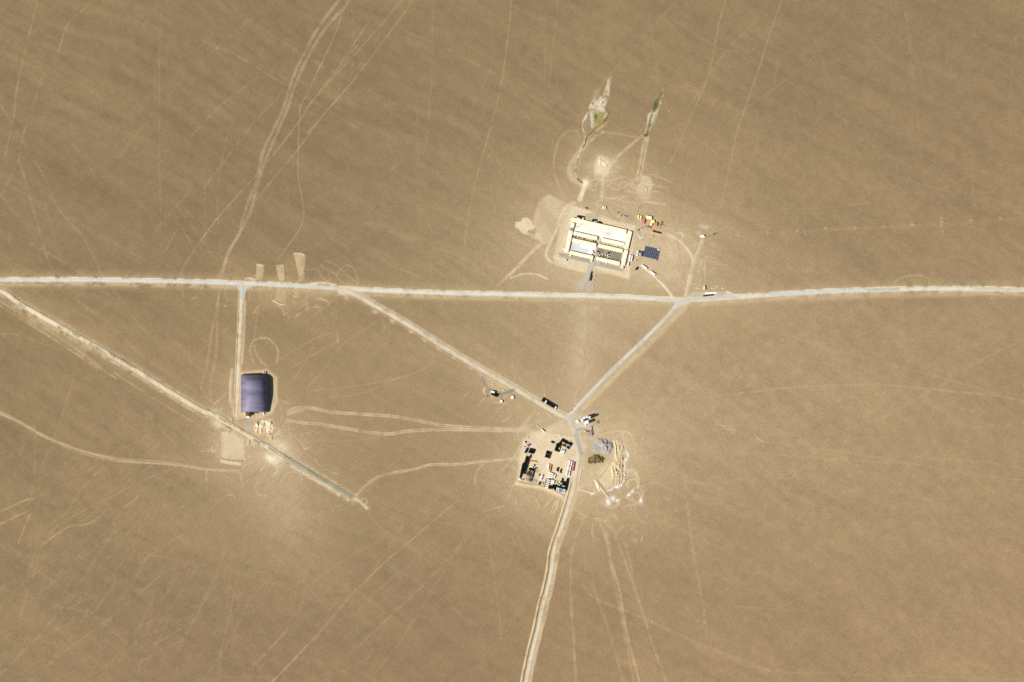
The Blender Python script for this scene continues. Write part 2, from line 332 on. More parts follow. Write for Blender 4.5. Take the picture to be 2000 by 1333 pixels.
for k in range(330):      # faint criss-crossing tracks everywhere, densest in the south-west
    if k < 150: x, y = R.uniform(-50, 700), R.uniform(950, 1380); a = math.radians(R.gauss(-48, 18))
    else: x, y = R.uniform(-50, 2050), R.uniform(-30, 1360); a = math.radians(R.choice([-55, 65, 100, 30, 25, 40])+R.gauss(0, 14))
    L = R.uniform(60, 380); b = R.gauss(0, .12)
    p = [(x, y), (x+L*.5*math.cos(a), y+L*.5*math.sin(a)), (x+L*.5*math.cos(a)+L*.5*math.cos(a+b), y+L*.5*math.sin(a)+L*.5*math.sin(a+b))]
    stroke(p, R.choice([1.2, 1.8, 2.6, 4.0]), R.choice([(170, 146, 112), (178, 153, 118), (166, 142, 108)]), R.uniform(.13, .36), patch=.9)

for cx_, cy_, rx_, ry_, n_, c_ in ((1175, 480, 150, 90, 70, (216, 190, 152)), (1120, 900, 130, 110, 90, (220, 195, 156)), (500, 860, 90, 90, 60, (214, 189, 150)), (580, 580, 120, 35, 30, (200, 174, 136)), (1340, 540, 90, 60, 30, (206, 181, 144)),
                                  (1130, 690, 90, 110, 36, (196, 169, 132)), (1200, 1010, 80, 70, 30, (204, 178, 140)), (980, 770, 60, 40, 18, (204, 178, 140)), (560, 1000, 120, 80, 26, (182, 156, 120))):
    for _ in range(n_):
        x, y = R.gauss(cx_, rx_*.5), R.gauss(cy_, ry_*.5); a = R.uniform(0, 6.28); L = R.uniform(12, 60); b = R.gauss(0, .5); w_ = R.uniform(.9, 1.8)
        p = [(x, y)]
        for q in range(3): p.append((p[-1][0]+L/3*math.cos(a+b*q), p[-1][1]+L/3*math.sin(a+b*q)))
        stroke(p, w_, c_ if R.random() < .8 else (172, 146, 110), R.uniform(.25, .55), 1.2, patch=.8)
    for _ in range(n_//3):
        x, y = R.gauss(cx_, rx_*.55), R.gauss(cy_, ry_*.55); blob((x, y), R.uniform(2, 8), R.uniform(1.5, 5), c_, R.uniform(.2, .5), R.uniform(0, 180), patch=1.2)
# --- north: trampled ground, ditches, reed beds
for l in ([(440, 760), (340, 900), (270, 1020), (300, 1130), (400, 1190), (380, 1333)], [(1040, 720), (1010, 850), (960, 1130)]):
    stroke(ZN(*l), 11, (206, 181, 141), .7, 6, wob=1)
poly(ZN((960, 1180), (1000, 1090), (1080, 1110), (1115, 1180), (1080, 1250), (1060, 1333), (990, 1333), (930, 1240)), (212, 188, 148), .8, 4, wob=2)
stroke(ZN((430, 1160), (400, 1260), (370, 1333)), 8, PALE, .8, 3, wob=1); blob(zp(ZN, 430, 1165), 9, 8, (246, 228, 194), .9)
stroke(ZN((605, 1110), (600, 1220), (590, 1333)), 6, (214, 190, 150), .7, 3)
poly(ZN((520, 960), (560, 890), (660, 930), (690, 1000), (640, 1100), (520, 1080)), (224, 200, 160), .85, 6, wob=2)
blob(zp(ZN, 600, 1010), 22, 24, (224, 200, 160), .6)
poly(ZN((565, 945), (585, 932), (645, 960), (640, 1000), (570, 975)), (240, 222, 190), .8, 1.5)
poly(ZN((545, 1000), (605, 1010), (600, 1060), (540, 1050)), (232, 210, 172), .7, 2)
twin(ZN((690, 980), (780, 880), (960, 720)), 3, 1.2, (208, 182, 142), .5)
twin(ZN((480, 745), (530, 700), (610, 655)), 3, 1.4, (222, 198, 158), .7)
for r_ in range(9):
    x = 640+R.uniform(-130, 130); y = 1080+R.uniform(-60, 180)
    stroke(ZN((x, y), (x+60, y-70+R.uniform(-30, 30)), (x+160, y-60+R.uniform(-60, 60))), 2, (214, 190, 148), .35)
for k in range(16):
    x = R.uniform(420, 1000); y = R.uniform(1090, 1400)
    stroke(ZN((x, y), (x+R.uniform(60, 160), y+R.uniform(-60, 60)), (x+R.uniform(200, 330), y+R.uniform(-80, 90))), 2, (214, 190, 150), .35)
# salt crusts
SALT = (210, 190, 158)
poly(ZN((685, 95), (690, 120), (675, 200), (672, 280), (640, 360), (625, 430), (640, 480), (655, 450), (640, 540), (600, 600), (520, 660), (490, 690), (520, 620), (490, 600), (480, 490), (460, 420), (480, 350), (540, 290), (590, 300), (625, 220), (640, 140)), SALT, .72, 3, 1.1, wob=1.8)
poly(ZN((470, 420), (520, 240), (580, 215), (560, 300), (510, 420)), (186, 166, 132), .5, 4, .6, wob=1.5)
poly(ZN((470, 370), (540, 330), (630, 330), (620, 440), (510, 440), (465, 430)), (222, 206, 178), .6, 4, 1.3, wob=1.5)
stroke(ZN((480, 470), (495, 610)), 4, (214, 206, 194), .75, 2, wob=.8)
stroke(ZN((640, 470), (630, 570), (540, 640)), 3, (196, 182, 156), .7, 2, wob=.8)
poly(ZN((520, 480), (560, 440), (620, 460), (610, 540), (600, 590), (545, 590), (515, 560)), (172, 158, 104), .75, 3, 1.6, wob=2.2)
blob(zp(ZN, 528, 505), 3.5, 9, (104, 110, 56), .7); blob(zp(ZN, 580, 575), 9, 5, (168, 146, 66), .7)
poly(ZN((600, 545), (660, 470), (650, 540), (610, 590)), (140, 112, 66), .7, 2, .7, wob=.8)
for pts, wv in (((( 545, 600), (490, 660), (440, 715)), 2.2), (((440, 715), (425, 770), (385, 850), (350, 950), (330, 1040), (335, 1110), (395, 1165)), 2.4), (((425, 700), (410, 600), (430, 500)), 1.2)):
    stroke(ZN(*pts), wv+4.5, (200, 184, 156), .6, 2.5, patch=.9, wob=.8)
    stroke(ZN(*pts), wv, (100, 70, 34), .85, 1.2, patch=.5)
stroke(ZN((420, 760), (370, 880), (340, 980), (325, 1060), (340, 1120)), 1.3, (238, 230, 214), .7, 1, patch=1.4)
stroke(ZN((450, 470), (425, 520), (400, 560), (405, 640), (430, 700)), 3, (222, 200, 164), .7, 2, patch=.7)
poly(ZN((1210, 220), (1215, 250), (1195, 340), (1150, 470), (1120, 580), (1080, 620), (1070, 680), (1020, 680), (1030, 620), (1055, 560), (1060, 480), (1110, 400), (1120, 330), (1170, 300)), (206, 188, 156), .75, 2.5, 1.1, wob=1.4)
stroke(ZN((1060, 480), (1050, 570)), 3, (214, 208, 200), .8, 1.5)
poly(ZN((1120, 330), (1180, 300), (1165, 360), (1120, 460), (1100, 450)), (122, 116, 80), .65, 2, 1.6, wob=1.8)
blob(zp(ZN, 1125, 395), 3.5, 9, (74, 92, 42), .8, 20)
stroke(ZN((1200, 260), (1165, 320)), 2, (88, 96, 52), .6, 1.5)
stroke(ZN((1095, 480), (1070, 560), (1060, 610), (1045, 665)), 3, (104, 96, 64), .6, 2, patch=1.3, wob=1)
blob(zp(ZN, 1035, 690), 2.6, 2.6, (52, 26, 14), .9)
# ploughed field and pale pit west of the compound
poly(V7((680, 140), (960, 290), (870, 420), (800, 650), (690, 900), (560, 850), (450, 560), (490, 400), (530, 260)), (207, 182, 144), .85, 2, wob=1)
for k in range(26):
    x0 = 530+k*13-(k % 3)*4; y0 = 250+k*26
    if y0 > 860: break
    stroke(V7((x0-80+k*2, y0), (x0+190, y0+160)), 1, (178, 152, 112), .35, 1)
poly(V7((190, 620), (200, 550), (270, 540), (300, 490), (360, 482), (420, 520), (450, 590), (485, 600), (470, 650), (380, 670), (360, 730), (290, 700), (240, 650)), (228, 202, 162), .92, 2.5, .15, wob=.8)
stroke(V7((300, 700), (400, 720), (500, 790), (620, 850)), 5, (220, 194, 154), .6, 3, wob=1)
poly(V7((500, 700), (560, 730), (600, 800), (500, 790), (470, 740)), (226, 200, 160), .7, 3)
twin(V7((530, 890), (350, 1060), (120, 1320)), 3.2, 1.4, (212, 186, 146), .6)
# compound apron
poly(ZA((240, 70), (420, 120), (640, 200), (860, 300), (1200, 380), (1170, 640), (1100, 1150), (800, 1080), (430, 1060), (20, 900), (0, 840), (60, 600), (100, 400), (150, 160)), (226, 203, 165), .85, 4, wob=1)
stroke(V7((1060, 275), (980, 290), (880, 400), (800, 650), (650, 960), (640, 1030), (700, 1120), (900, 1190), (1150, 1250)), 5, (226, 202, 162), .7, 3, patch=.3)
stroke(V7((1037, 380), (960, 480), (900, 700), (830, 980)), 5, (230, 207, 168), .6, 4, patch=.4)
poly(ZA((600, 960), (800, 1000), (1110, 1080), (1085, 1165), (960, 1110), (780, 1070), (620, 1040)), (226, 203, 165), .6, 4)
poly(ZA((540, 1240), (600, 1010), (950, 1110), (1080, 1170), (1000, 1300)), (190, 164, 124), .5, 8)
for k in range(5):
    stroke(ZA((250-k*26, 180+k*12), (170-k*22, 420), (110-k*20, 700), (70-k*18, 800)), 1.3, (196, 170, 128), .4, 1.2)
# grey gravel aprons and the access road
poly(ZA((85, 762), (175, 778), (310, 800), (590, 850), (540, 925), (380, 890), (90, 828)), (174, 166, 156), .92, 1.2, .15)
poly(ZA((620, 880), (1020, 985), (1005, 1042), (590, 950)), (178, 170, 158), .92, 1.2, .15)
poly(ZA((690, 540), (730, 620), (660, 740), (620, 880), (600, 960), (590, 1060), (540, 1240), (545, 1333), (310, 1333), (400, 1150), (480, 1060), (520, 930), (590, 820), (640, 640)), (196, 186, 168), .9, 2, .15)
blob(zp(ZA, 450, 1290), 16, 7, (200, 192, 178), .8)
poly(ZA((470, 215), (680, 160), (690, 240), (640, 300), (520, 290), (455, 270)), (182, 164, 136), .55, 4)
stroke(ZA((780, 130), (830, 200), (880, 260), (960, 310)), 4, (172, 158, 136), .7, 3, wob=1)
stroke(ZA((700, 100), (690, 170), (640, 240)), 5, (186, 170, 142), .6, 3)
stroke(ZA((1090, 240), (1150, 280)), 8, (168, 154, 132), .6, 3, wob=1)
# courtyards
poly(ZA((320, 345), (1075, 490), (1040, 650), (700, 560), (660, 545), (318, 462)), (270, 265, 255), .97, 1, .05)
poly(ZA((325, 375), (440, 360), (400, 400), (330, 420)), (206, 182, 150), .6, 3, .8, wob=1)
blob(zp(ZA, 800, 490), 9, 5, (214, 210, 206), .7); blob(zp(ZA, 560, 450), 16, 4, (232, 226, 216), .6, 12)
poly(ZA((285, 600), (625, 680), (590, 810), (245, 735)), (268, 265, 258), .97, 1, .05)
poly(ZA((280, 600), (400, 640), (400, 690), (520, 720), (500, 790), (245, 735)), (222, 222, 222), .75, 3, .3)
poly(ZA((650, 690), (1005, 770), (975, 905), (640, 825)), (142, 128, 106), .92, 1.5, .4)
poly(ZA((800, 720), (1005, 770), (985, 850), (850, 830)), (150, 146, 132), .5, 6, .8, wob=2)
poly(ZA((290, 515), (640, 600), (630, 640), (285, 560)), (176, 148, 118), .9, 1.5, .6)
poly(ZA((650, 620), (1050, 700), (1080, 735), (1010, 735), (660, 650)), (208, 196, 176), .9, 1.5, .5)
poly(ZA((1045, 650), (1090, 660), (1085, 720), (1010, 700)), (238, 230, 214), .8, 2)

# --- main roads
main_pts = I((-150, 541), (0, 546.5), (150, 547), (300, 549), (430, 552), (490, 554.5), (540, 556.5), (600, 560), (700, 566), (850, 572), (1000, 575.5), (1130, 578), (1230, 581), (1300, 585), (1350, 586), (1420, 582), (1500, 576.5), (1600, 570.5), (1700, 566.5), (1800, 564.5), (1900, 564.5), (2000, 566.5), (2160, 570))
stroke(main_pts, 34, (184, 158, 118), .45, 16)
stroke(offset(spline(main_pts), 7), 12, (206, 180, 142), .6, 7, raw=True, wob=2.5, patch=.6)
stroke(offset(spline(main_pts), -7), 5, (190, 164, 126), .5, 4, raw=True, wob=2, patch=.9)
stroke(main_pts, 7.8, (222, 202, 168), .85, 2.5, wob=.6)
stroke(main_pts, 5.6, (220, 216, 207), .95, 2, patch=.15, wob=.5)
for o_, a_ in ((-1.7, .5), (1.5, .45), (0, .3)): stroke(offset(spline(main_pts), o_), 1.1, (236, 231, 220), a_, 1, raw=True, patch=1.3)
stroke(offset(spline(main_pts), 4.2), 1.4, (226, 206, 172), .45, 1.5, raw=True, patch=1.6, wob=.6)
stroke(offset(spline(main_pts), -4.4), 1.4, (244, 228, 200), .7, 1.2, raw=True, patch=.8)
for x0, x1, c_, a_ in ((1500, 1700, (196, 208, 214), .5), (1690, 1760, (176, 176, 168), .5), (1900, 2000, (182, 170, 150), .35), (500, 640, (204, 208, 208), .4), (0, 440, (208, 211, 208), .4)):
    sp = spline(main_pts); sp = sp[(sp[:, 0] > x0) & (sp[:, 0] < x1)]; stroke(sp, 5, c_, a_, 2, raw=True, patch=.5)
stroke(I((1720, 575), (1800, 577), (1900, 574)), 5, (178, 152, 110), .5, 3, wob=1)
stroke(I((1560, 588), (1700, 580), (1900, 576)), 8, (196, 170, 130), .5, 6, wob=2)
hang_pts = T4((1575, 90), (1570, 200), (1562, 400), (1552, 600), (1545, 800), (1540, 950))
stroke(hang_pts, 13, (210, 185, 144), .75, 4, wob=.7)
stroke(hang_pts, 5, (222, 206, 180), .8, 2.5, patch=.3)
stroke(T4((1596, 200), (1590, 400), (1575, 600)), 4, (216, 192, 152), .6, 3, wob=1)
poly(T4((1520, 85), (1562, 130), (1566, 180), (1592, 180), (1600, 120), (1660, 88)), (208, 205, 198), .9, 2)
stroke(T4((1510, 640), (1500, 780), (1520, 930)), 6, (212, 187, 147), .6, 3)
stroke(T4((1500, 690), (1492, 860)), 1.5, (226, 202, 162), .6)
diag_pts = I((662, 568), (690, 574), (730, 596), (800, 636), (870, 680), (930, 716), (990, 750), (1040, 780), (1085, 806), (1112, 818))
stroke(diag_pts, 16, (206, 180, 140), .6, 6, wob=1)
stroke(diag_pts, 7.5, (212, 198, 172), .9, 2.5, patch=.25, wob=.6)
for o_ in (-1.6, 1.6): stroke(offset(spline(diag_pts), o_), 1, (228, 212, 184), .5, 1, raw=True, patch=1.4)
stroke(offset(spline(diag_pts), -7), 2, (222, 198, 160), .5, 1.5, raw=True)
for x, y in ((677, 583), (732, 610), (766, 628), (803, 648), (829, 663), (857, 680), (888, 698), (923, 718)):
    blob((x, y), 6.5, 4, (208, 182, 143), .7, R.uniform(0, 40), p=1.6)
stroke(U2((590, 380), (620, 400)), 2, LIGHT, .3)
ne_pts = I((1345, 590), (1325, 594), (1300, 622), (1260, 662), (1215, 705), (1170, 750), (1130, 792), (1108, 816))
ne2 = I((1338, 598), (1308, 630), (1268, 670), (1222, 714), (1176, 760), (1140, 796))
stroke(ne2, 13, (212, 186, 146), .6, 6, wob=1.8)
stroke(ne_pts, 7.5, (216, 207, 190), .9, 2.5, patch=.25, wob=.6)
stroke(ne_pts, 1.2, (232, 224, 210), .6, 1, patch=1.4)
poly(ZJ((0, 535), (420, 555), (700, 545), (1000, 530), (1500, 480), (2000, 470), (2000, 570), (1100, 580), (800, 640), (600, 740), (480, 850), (540, 760), (500, 680), (440, 620), (0, 600)), (210, 204, 192), .8, 2.5)
poly(ZJ((780, 500), (900, 400), (1200, 380), (1740, 375), (1960, 450), (1000, 520)), (206, 190, 162), .85, 2, wob=.5)
stroke(ZJ((1740, 370), (1850, 420), (2000, 475)), 2, (246, 226, 190), .8, 1.2)
stroke(ZJ((870, 0), (800, 240), (740, 480)), 6, (220, 196, 156), .85, 2.5)
stroke(ZD((560, 380), (680, 440), (790, 540), (870, 650), (905, 740)), 5.5, (222, 197, 156), .8, 2.5)
stroke(ZD((1010, 470), (960, 600), (900, 760), (860, 900), (790, 1210)), 6.5, (218, 193, 152), .8, 3)
stroke(ZD((210, 790), (330, 880), (420, 960), (540, 1090), (640, 1220)), 4.5, (232, 208, 168), .85, 2)
stroke(ZD((520, 560), (620, 740), (560, 960)), 10, (214, 188, 146), .4, 9)
stroke(ZD((240, 330), (480, 390), (640, 440)), 8, (216, 192, 152), .6, 5)
stroke(ZD((1030, 520), (1045, 1050)), 1.2, (206, 182, 142), .55, 1.2)
for k in range(8):
    a0 = R.uniform(0, 6.28); stroke(ZD((700+60*math.cos(a0), 420+50*math.sin(a0)), (720+50*math.cos(a0+1), 400+40*math.sin(a0+1)), (760, 420)), 1.6, (210, 185, 144), .4)
for x, y in ((1000, 280), (1050, 300), (920, 520), (1150, 520), (960, 370), (1070, 290)): blob(zp(ZD, x, y), 5, 3.5, (218, 193, 152), .6)
for x, y in ((970, 1085), (1155, 1085), (1290, 1085), (1200, 1070)): blob(zp(ZD, x, y), 4, 3, (222, 198, 156), .6)
# south road
sline = V8((965, 20), (900, 260), (850, 440), (790, 640), (720, 850), (650, 1080), (590, 1333))[:-1]+U3((290, 360), (250, 480), (235, 600), (205, 740), (180, 830), (150, 970), (110, 1130), (75, 1300), (50, 1420), (10, 1640))
sroad = [(x+6.5, y) for x, y in sline]
sroad = I((1112, 822), (1124, 850), (1130, 880), (1128, 905), (1124, 930))+sroad
stroke([(x+3.5, y) for x, y in sroad[4:]], 15, (210, 185, 145), .8, 3, wob=1.5)
stroke(sroad, 7, (218, 198, 166), .85, 4, patch=.35, wob=.8)
stroke(sroad, 2.2, (228, 216, 196), .6, 2, patch=.8)
stroke([(x-3, y) for x, y in sline], 5, (212, 187, 146), .85, 1.5, wob=.5)
# vehicle park
poly(ZB((200, 560), (260, 330), (420, 200), (640, 170), (900, 20), (1080, 130), (1160, 350), (1170, 600), (1080, 900), (930, 1260), (560, 1090), (160, 1000)), (228, 205, 166), .85, 12, wob=2)
poly(ZB((660, 220), (870, 20), (1060, 90), (1110, 300), (900, 260)), (198, 172, 132), .5, 6)
stroke(ZB((150, 1040), (300, 1070), (560, 1110), (700, 1170), (850, 1240), (930, 1290)), 8, (216, 191, 150), .85, 2, wob=.5)
stroke(ZB((480, 500), (620, 650), (800, 700)), 10, (230, 206, 166), .4, 9)
for k in range(10): stroke(ZB((R.uniform(280, 1000), R.uniform(250, 700)), (R.uniform(280, 1000), R.uniform(300, 800)), (R.uniform(300, 1000), R.uniform(500, 900))), 2, (232, 210, 170), .25)
poly(ZB((340, 820), (440, 830), (420, 900), (390, 990), (310, 980), (320, 900)), (160, 142, 120), .85, 2, .5, wob=.6)
blob(zp(ZB, 455, 1000), 5, 4.5, (150, 150, 140), .85); blob(zp(ZB, 490, 830), 5, 4, (176, 160, 140), .7)
blob(zp(ZB, 380, 980), 5, 4, (120, 100, 76), .7)
for l in ([(540, 370), (460, 460), (360, 580)], [(620, 420), (560, 560), (500, 700)], [(680, 420), (620, 600), (560, 690)]): stroke(V8(*l), 2.6, (206, 180, 140), .55)
# plant, heaps and diggings
stroke(I((1108, 815), (1118, 824), (1126, 840), (1131, 870), (1140, 890)), 13, (206, 196, 178), .7, 6)
poly(ZM((30, 200), (160, 160), (330, 300), (300, 360), (180, 380), (150, 300)), (206, 196, 176), .6, 5)
stroke(ZM((160, 365), (220, 350), (290, 360)), 2.5, (168, 164, 154), .7, 2)
stroke(ZM((150, 430), (180, 560), (220, 640), (260, 660)), 8, (178, 166, 146), .55, 6)
poly(ZM((320, 590), (360, 500), (480, 470), (590, 520), (590, 610), (520, 640), (420, 640)), (190, 186, 172), .7, 5, wob=1)
blob(zp(ZM, 390, 710), 17, 12, (168, 146, 112), .7, -8)
blob(zp(ZM, 560, 900), 26, 22, (226, 201, 158), .5)
stroke(ZM((840, 640), (835, 500), (780, 400), (680, 380), (560, 390), (440, 420)), 3, (222, 196, 154), .4, 3)
for a0, cx_, cy_, rr in ((0, 770, 460, 90), (1, 900, 1130, 110), (2, 800, 950, 90), (3, 820, 900, 70), (4, 860, 1180, 80)):
    twin(ZM(*[(cx_+rr*.8*math.cos(t), cy_+rr*math.sin(t)) for t in np.linspace(a0, a0+4.4, 12)]), 2.2, 1.1, (222, 196, 154), .5)
poly(ZM((590, 480), (720, 470), (760, 600), (740, 900), (700, 1040), (580, 1040), (570, 760)), (212, 187, 147), .6, 4, .4, wob=2)
poly(ZM((440, 930), (560, 720), (610, 760), (570, 1020), (520, 1080), (430, 960)), (224, 200, 158), .7, 4)
poly(ZM((370, 940), (400, 960), (440, 1080), (420, 1100), (380, 1010)), (226, 220, 204), .8, 2, .6)
poly(ZM((170, 800), (220, 810), (210, 1050), (340, 1090), (390, 1100), (350, 1130), (160, 1080)), (216, 191, 150), .6, 2)
WHT = (240, 236, 226)
for l, wv in (([(745, 615), (770, 665), (735, 715), (725, 760), (724, 900), (720, 960), (690, 1020)], 2.2), ([(690, 1020), (600, 1050), (510, 1090)], 3.0), ([(720, 640), (680, 650)], 2)):
    stroke(ZM(*l), wv, WHT, .75, 1.6, patch=.9, wob=.5)
for x, y, a_, b_, r_ in ((775, 1135, 4.5, 2.2, -40), (820, 1085, 4, 1.6, -50), (925, 1200, 3.2, 5.5, 0), (530, 1210, 3, 5, -10), (590, 1175, 3, 3.5, 20), (640, 1200, 3.5, 1.6, -20), (545, 1240, 2.5, 2, 0), (345, 1120, 3, 1.3, -15), (640, 1040, 5, 2.5, -10), (745, 720, 4, 3, 0)):
    blob(zp(ZM, x, y), a_*1.3, b_*1.3, WHT, .85, r_, .9)
for l in ([(600, 480), (620, 700)], [(670, 560), (660, 700)], [(370, 960), (520, 1150)]): stroke(ZM(*l), 2, (232, 208, 168), .6)
# hangar surroundings
poly(ZH((440, 150), (760, 120), (880, 220), (890, 480), (830, 640), (600, 700), (420, 660)), (218, 192, 150), .7, 5, wob=2)
poly(ZH((600, 780), (700, 700), (830, 690), (850, 760), (820, 850), (680, 860), (620, 830)), (236, 212, 172), .75, 3, .4, wob=2)
poly(ZH((240, 830), (380, 840), (500, 925), (512, 1150), (236, 1140), (250, 1000)), (216, 191, 152), .85, 2.5, wob=1)
poly(ZH((170, 920), (250, 900), (240, 1140), (180, 1130)), (196, 170, 130), .6, 3, wob=1.5)
poly(ZH((230, 1150), (470, 1190), (460, 1215), (320, 1200), (235, 1180)), (230, 207, 168), .8, 2, wob=.5)
poly(ZH((800, 1070), (960, 1120), (930, 1170), (840, 1150)), (246, 226, 190), .8, 4, wob=1)
blob(zp(ZH, 560, 720), 7, 10, (182, 172, 154), .7); blob(zp(ZH, 555, 790), 10, 6, (206, 192, 168), .6)
blob(zp(ZH, 205, 735), 11, 8, (246, 226, 192), .9)
blob((531, 897), 14, 8, (252, 234, 200), .95, 25)
blob((546, 878), 16, 15, (236, 212, 172), .7); blob(zp(ZH, 190, 600), 12, 5, (224, 200, 160), .5, 30)
for k in range(14):
    x, y = R.uniform(620, 830), R.uniform(700, 850)
    stroke(ZH((x, y), (x+R.uniform(-20, 30), y+R.uniform(20, 60))), 1.4, (246, 226, 190), .6)
for k in range(6):
    a0 = R.uniform(0, 6); stroke(ZH(*[(230+R.uniform(40, 90)*math.cos(t), 830+60*math.sin(t)) for t in np.linspace(a0, a0+1.6, 5)]), 1.2, (226, 202, 160), .4)
stroke(ZH((1000, 640), (1100, 600), (1170, 590)), 3, LIGHT, .5, 3)
# borrow pits on both sides of the road
for l in ([(175, 300), (300, 310), (270, 540), (165, 560)], [(490, 320), (620, 300), (640, 560), (560, 590), (520, 540)], [(775, 120), (950, 130), (965, 200), (940, 560), (870, 600), (840, 420), (800, 250)],
          [(490, 690), (660, 720), (640, 930), (480, 900)], [(800, 700), (870, 710), (860, 820), (800, 820)]):
    poly(V6(*l), (202, 176, 136), .85, 2.5, .2, wob=.8)
for l, wv in (([(445, 895), (500, 930), (570, 960), (635, 965)], 3.4), ([(775, 815), (810, 840), (850, 845)], 2.2), ([(1510, 745), (1560, 780), (1620, 805)], 3), ([(0, 540), (60, 530), (140, 560)], 3.5), ([(1050, 620), (1250, 605), (1470, 640)], 4), ([(180, 310), (260, 325)], 2.4), ([(780, 125), (900, 130), (960, 170)], 2)):
    stroke(V6(*l), wv, (226, 200, 160), .85, 1.5, wob=.4)
poly(V6((630, 270), (760, 180), (840, 420), (820, 560), (700, 560), (640, 400)), (172, 146, 108), .55, 6, .6, wob=1.5)
poly(V6((980, 690), (1500, 720), (1480, 800), (700, 1020), (250, 1020), (200, 760)), (184, 158, 118), .4, 14)
stroke(ZG((1270, 900), (1100, 1100)), 2, LIGHT, .2)
# turn-off with dark gravel by the guard post
stroke(ZG((60, 60), (150, 140), (190, 230), (260, 370), (340, 480)), 5, (206, 184, 148), .7, 2)
stroke(ZG((210, 280), (270, 400), (340, 490), (440, 540), (540, 580), (610, 595), (720, 560), (840, 515)), 4.6, (148, 142, 130), .9, 2)
stroke(ZG((600, 590), (590, 660), (600, 710)), 3, (154, 148, 136), .9, 1.5)
poly(ZG((400, 480), (520, 540), (620, 600), (540, 630), (380, 580), (340, 520)), (154, 148, 136), .8, 2)
poly(ZG((250, 230), (320, 180), (760, 480), (640, 560), (540, 560), (330, 460)), (206, 181, 140), .6, 3)
stroke(ZG((270, 480), (240, 520), (270, 600)), 3, (224, 200, 160), .7, 2)
stroke(ZG((1330, 700), (1380, 690), (1700, 860)), 6, (190, 164, 124), .3, 4)

GREYP = [(R.uniform(110, 265), R.uniform(3, 16)) for _ in range(16)]+[(R.uniform(300, 560), R.uniform(3, 14)) for _ in range(16)]+[(R.uniform(20, 120), R.uniform(2, 8)) for _ in range(5)]
# --- embankment of the new strip
edge = VA((-300, 60), (0, 240), (110, 292), (300, 430), (640, 630), (950, 800), (1200, 940), (1500, 1110), (1880, 1330))[:-1]+T4((880, 620), (1100, 760), (1320, 890))+ZH((150, 602), (400, 745), (600, 870), (800, 990), (940, 1078))+V9((150, 262), (700, 590), (1100, 830), (1465, 1050))
emb = offset(spline(edge, 6), 5.2)
stroke(emb, 22, (196, 171, 134), .6, 9, raw=True, wob=3, patch=.7)
stroke(offset(emb, 9), 5, (212, 188, 150), .5, 4, raw=True, wob=2, patch=1.3)
stroke(emb, 9.2, (214, 195, 162), .9, 2, raw=True, patch=.3, wob=.6)
stroke(emb, 4, (226, 206, 170), .6, 3, raw=True, patch=1.4, wob=1)
def part(sp, x0, x1): return sp[(sp[:, 0] > x0) & (sp[:, 0] < x1)]
for k in range(40):
    t = R.uniform(5, 690); i = int(np.argmin(abs(emb[:, 0]-t))); q = emb[i]; sd2 = R.choice([-1, 1])
    blob((q[0]-sd2*3.2, q[1]+sd2*6+R.uniform(-1.5, 1.5)), R.uniform(2, 6), R.uniform(1, 2.4), R.choice([(222, 200, 164), (206, 180, 142), (150, 132, 104)]), R.uniform(.4, .8), 30, patch=1.2)
stroke(part(emb, -20, 110), 5, (234, 216, 180), .7, 3, raw=True)
stroke(part(emb, 555, 700), 9.0, (168, 160, 138), .92, 1.5, raw=True, patch=.12)
for x0, x1 in ((36, 48), (116, 124), (142, 156), (166, 176), (172, 205), (205, 262), (280, 300), (338, 352), (395, 405), (404, 414), (455, 478), (492, 520), (522, 552), (600, 640), (650, 690)):
    o = R.uniform(-2, 2); sp = part(emb, x0, x1)
    if len(sp) > 2: stroke(offset(sp, o), R.uniform(3, 6.5), (146, 138, 116), .75, 2, raw=True, patch=.9, wob=1)
for x_, l_ in GREYP:
    sp = part(emb, x_, x_+l_)
    if len(sp) > 1: stroke(offset(sp, R.uniform(-3, 3)), R.uniform(1.2, 3.2), (140, 134, 116), R.uniform(.4, .75), 1.2, raw=True, patch=1.2, wob=.6)
stroke(part(emb, 225, 420), 2, (214, 196, 158), .6, 1.5, raw=True, patch=1.5)
for k in range(22):
    t = R.uniform(562, 655); i = np.argmin(abs(emb[:, 0]-t)); q = emb[i]
    s = 1 if k % 3 == 0 else -1
    blob((q[0]-(-4 if s > 0 else 4)*0, q[1]-s*9+R.uniform(-2, 2)), 3, 2.4, (204, 178, 138), .6)
stroke(V9((270, 480), (330, 530), (460, 590), (560, 650), (640, 715), (700, 720), (780, 790), (870, 820), (1000, 895)), 1.7, (228, 202, 162), .85, 1.2)
stroke(V9((1440, 1090), (1560, 1150), (1680, 1270)), 5, (214, 194, 158), .8, 3)
twin(V9(*[(1625+60*math.cos(t), 1145+60*math.sin(t)) for t in np.linspace(0, 6.28, 12)]), 1.6, .8, (208, 184, 144), .5)

# pole disturbance patches
POLES = [(338, 1095), (474, 1082), (612, 1073), (745, 1062), (882, 1060), (1015, 1052), (1148, 1045), (1283, 1032), (1422, 1025), (1556, 1015)]
for x, y in POLES: blob(zp(T3, x, y), 3.4, 2.4, (206, 182, 142), .7)
for x, y in ((1283, 1050), (1283, 1012)): blob(zp(T3, x, y), 3, 2, (210, 184, 144), .6)
for k in range(46):
    blob((R.uniform(0, 2000), R.uniform(0, 1333)), 1.0, .9, (236, 224, 200), R.uniform(.4, .9), patch=0)
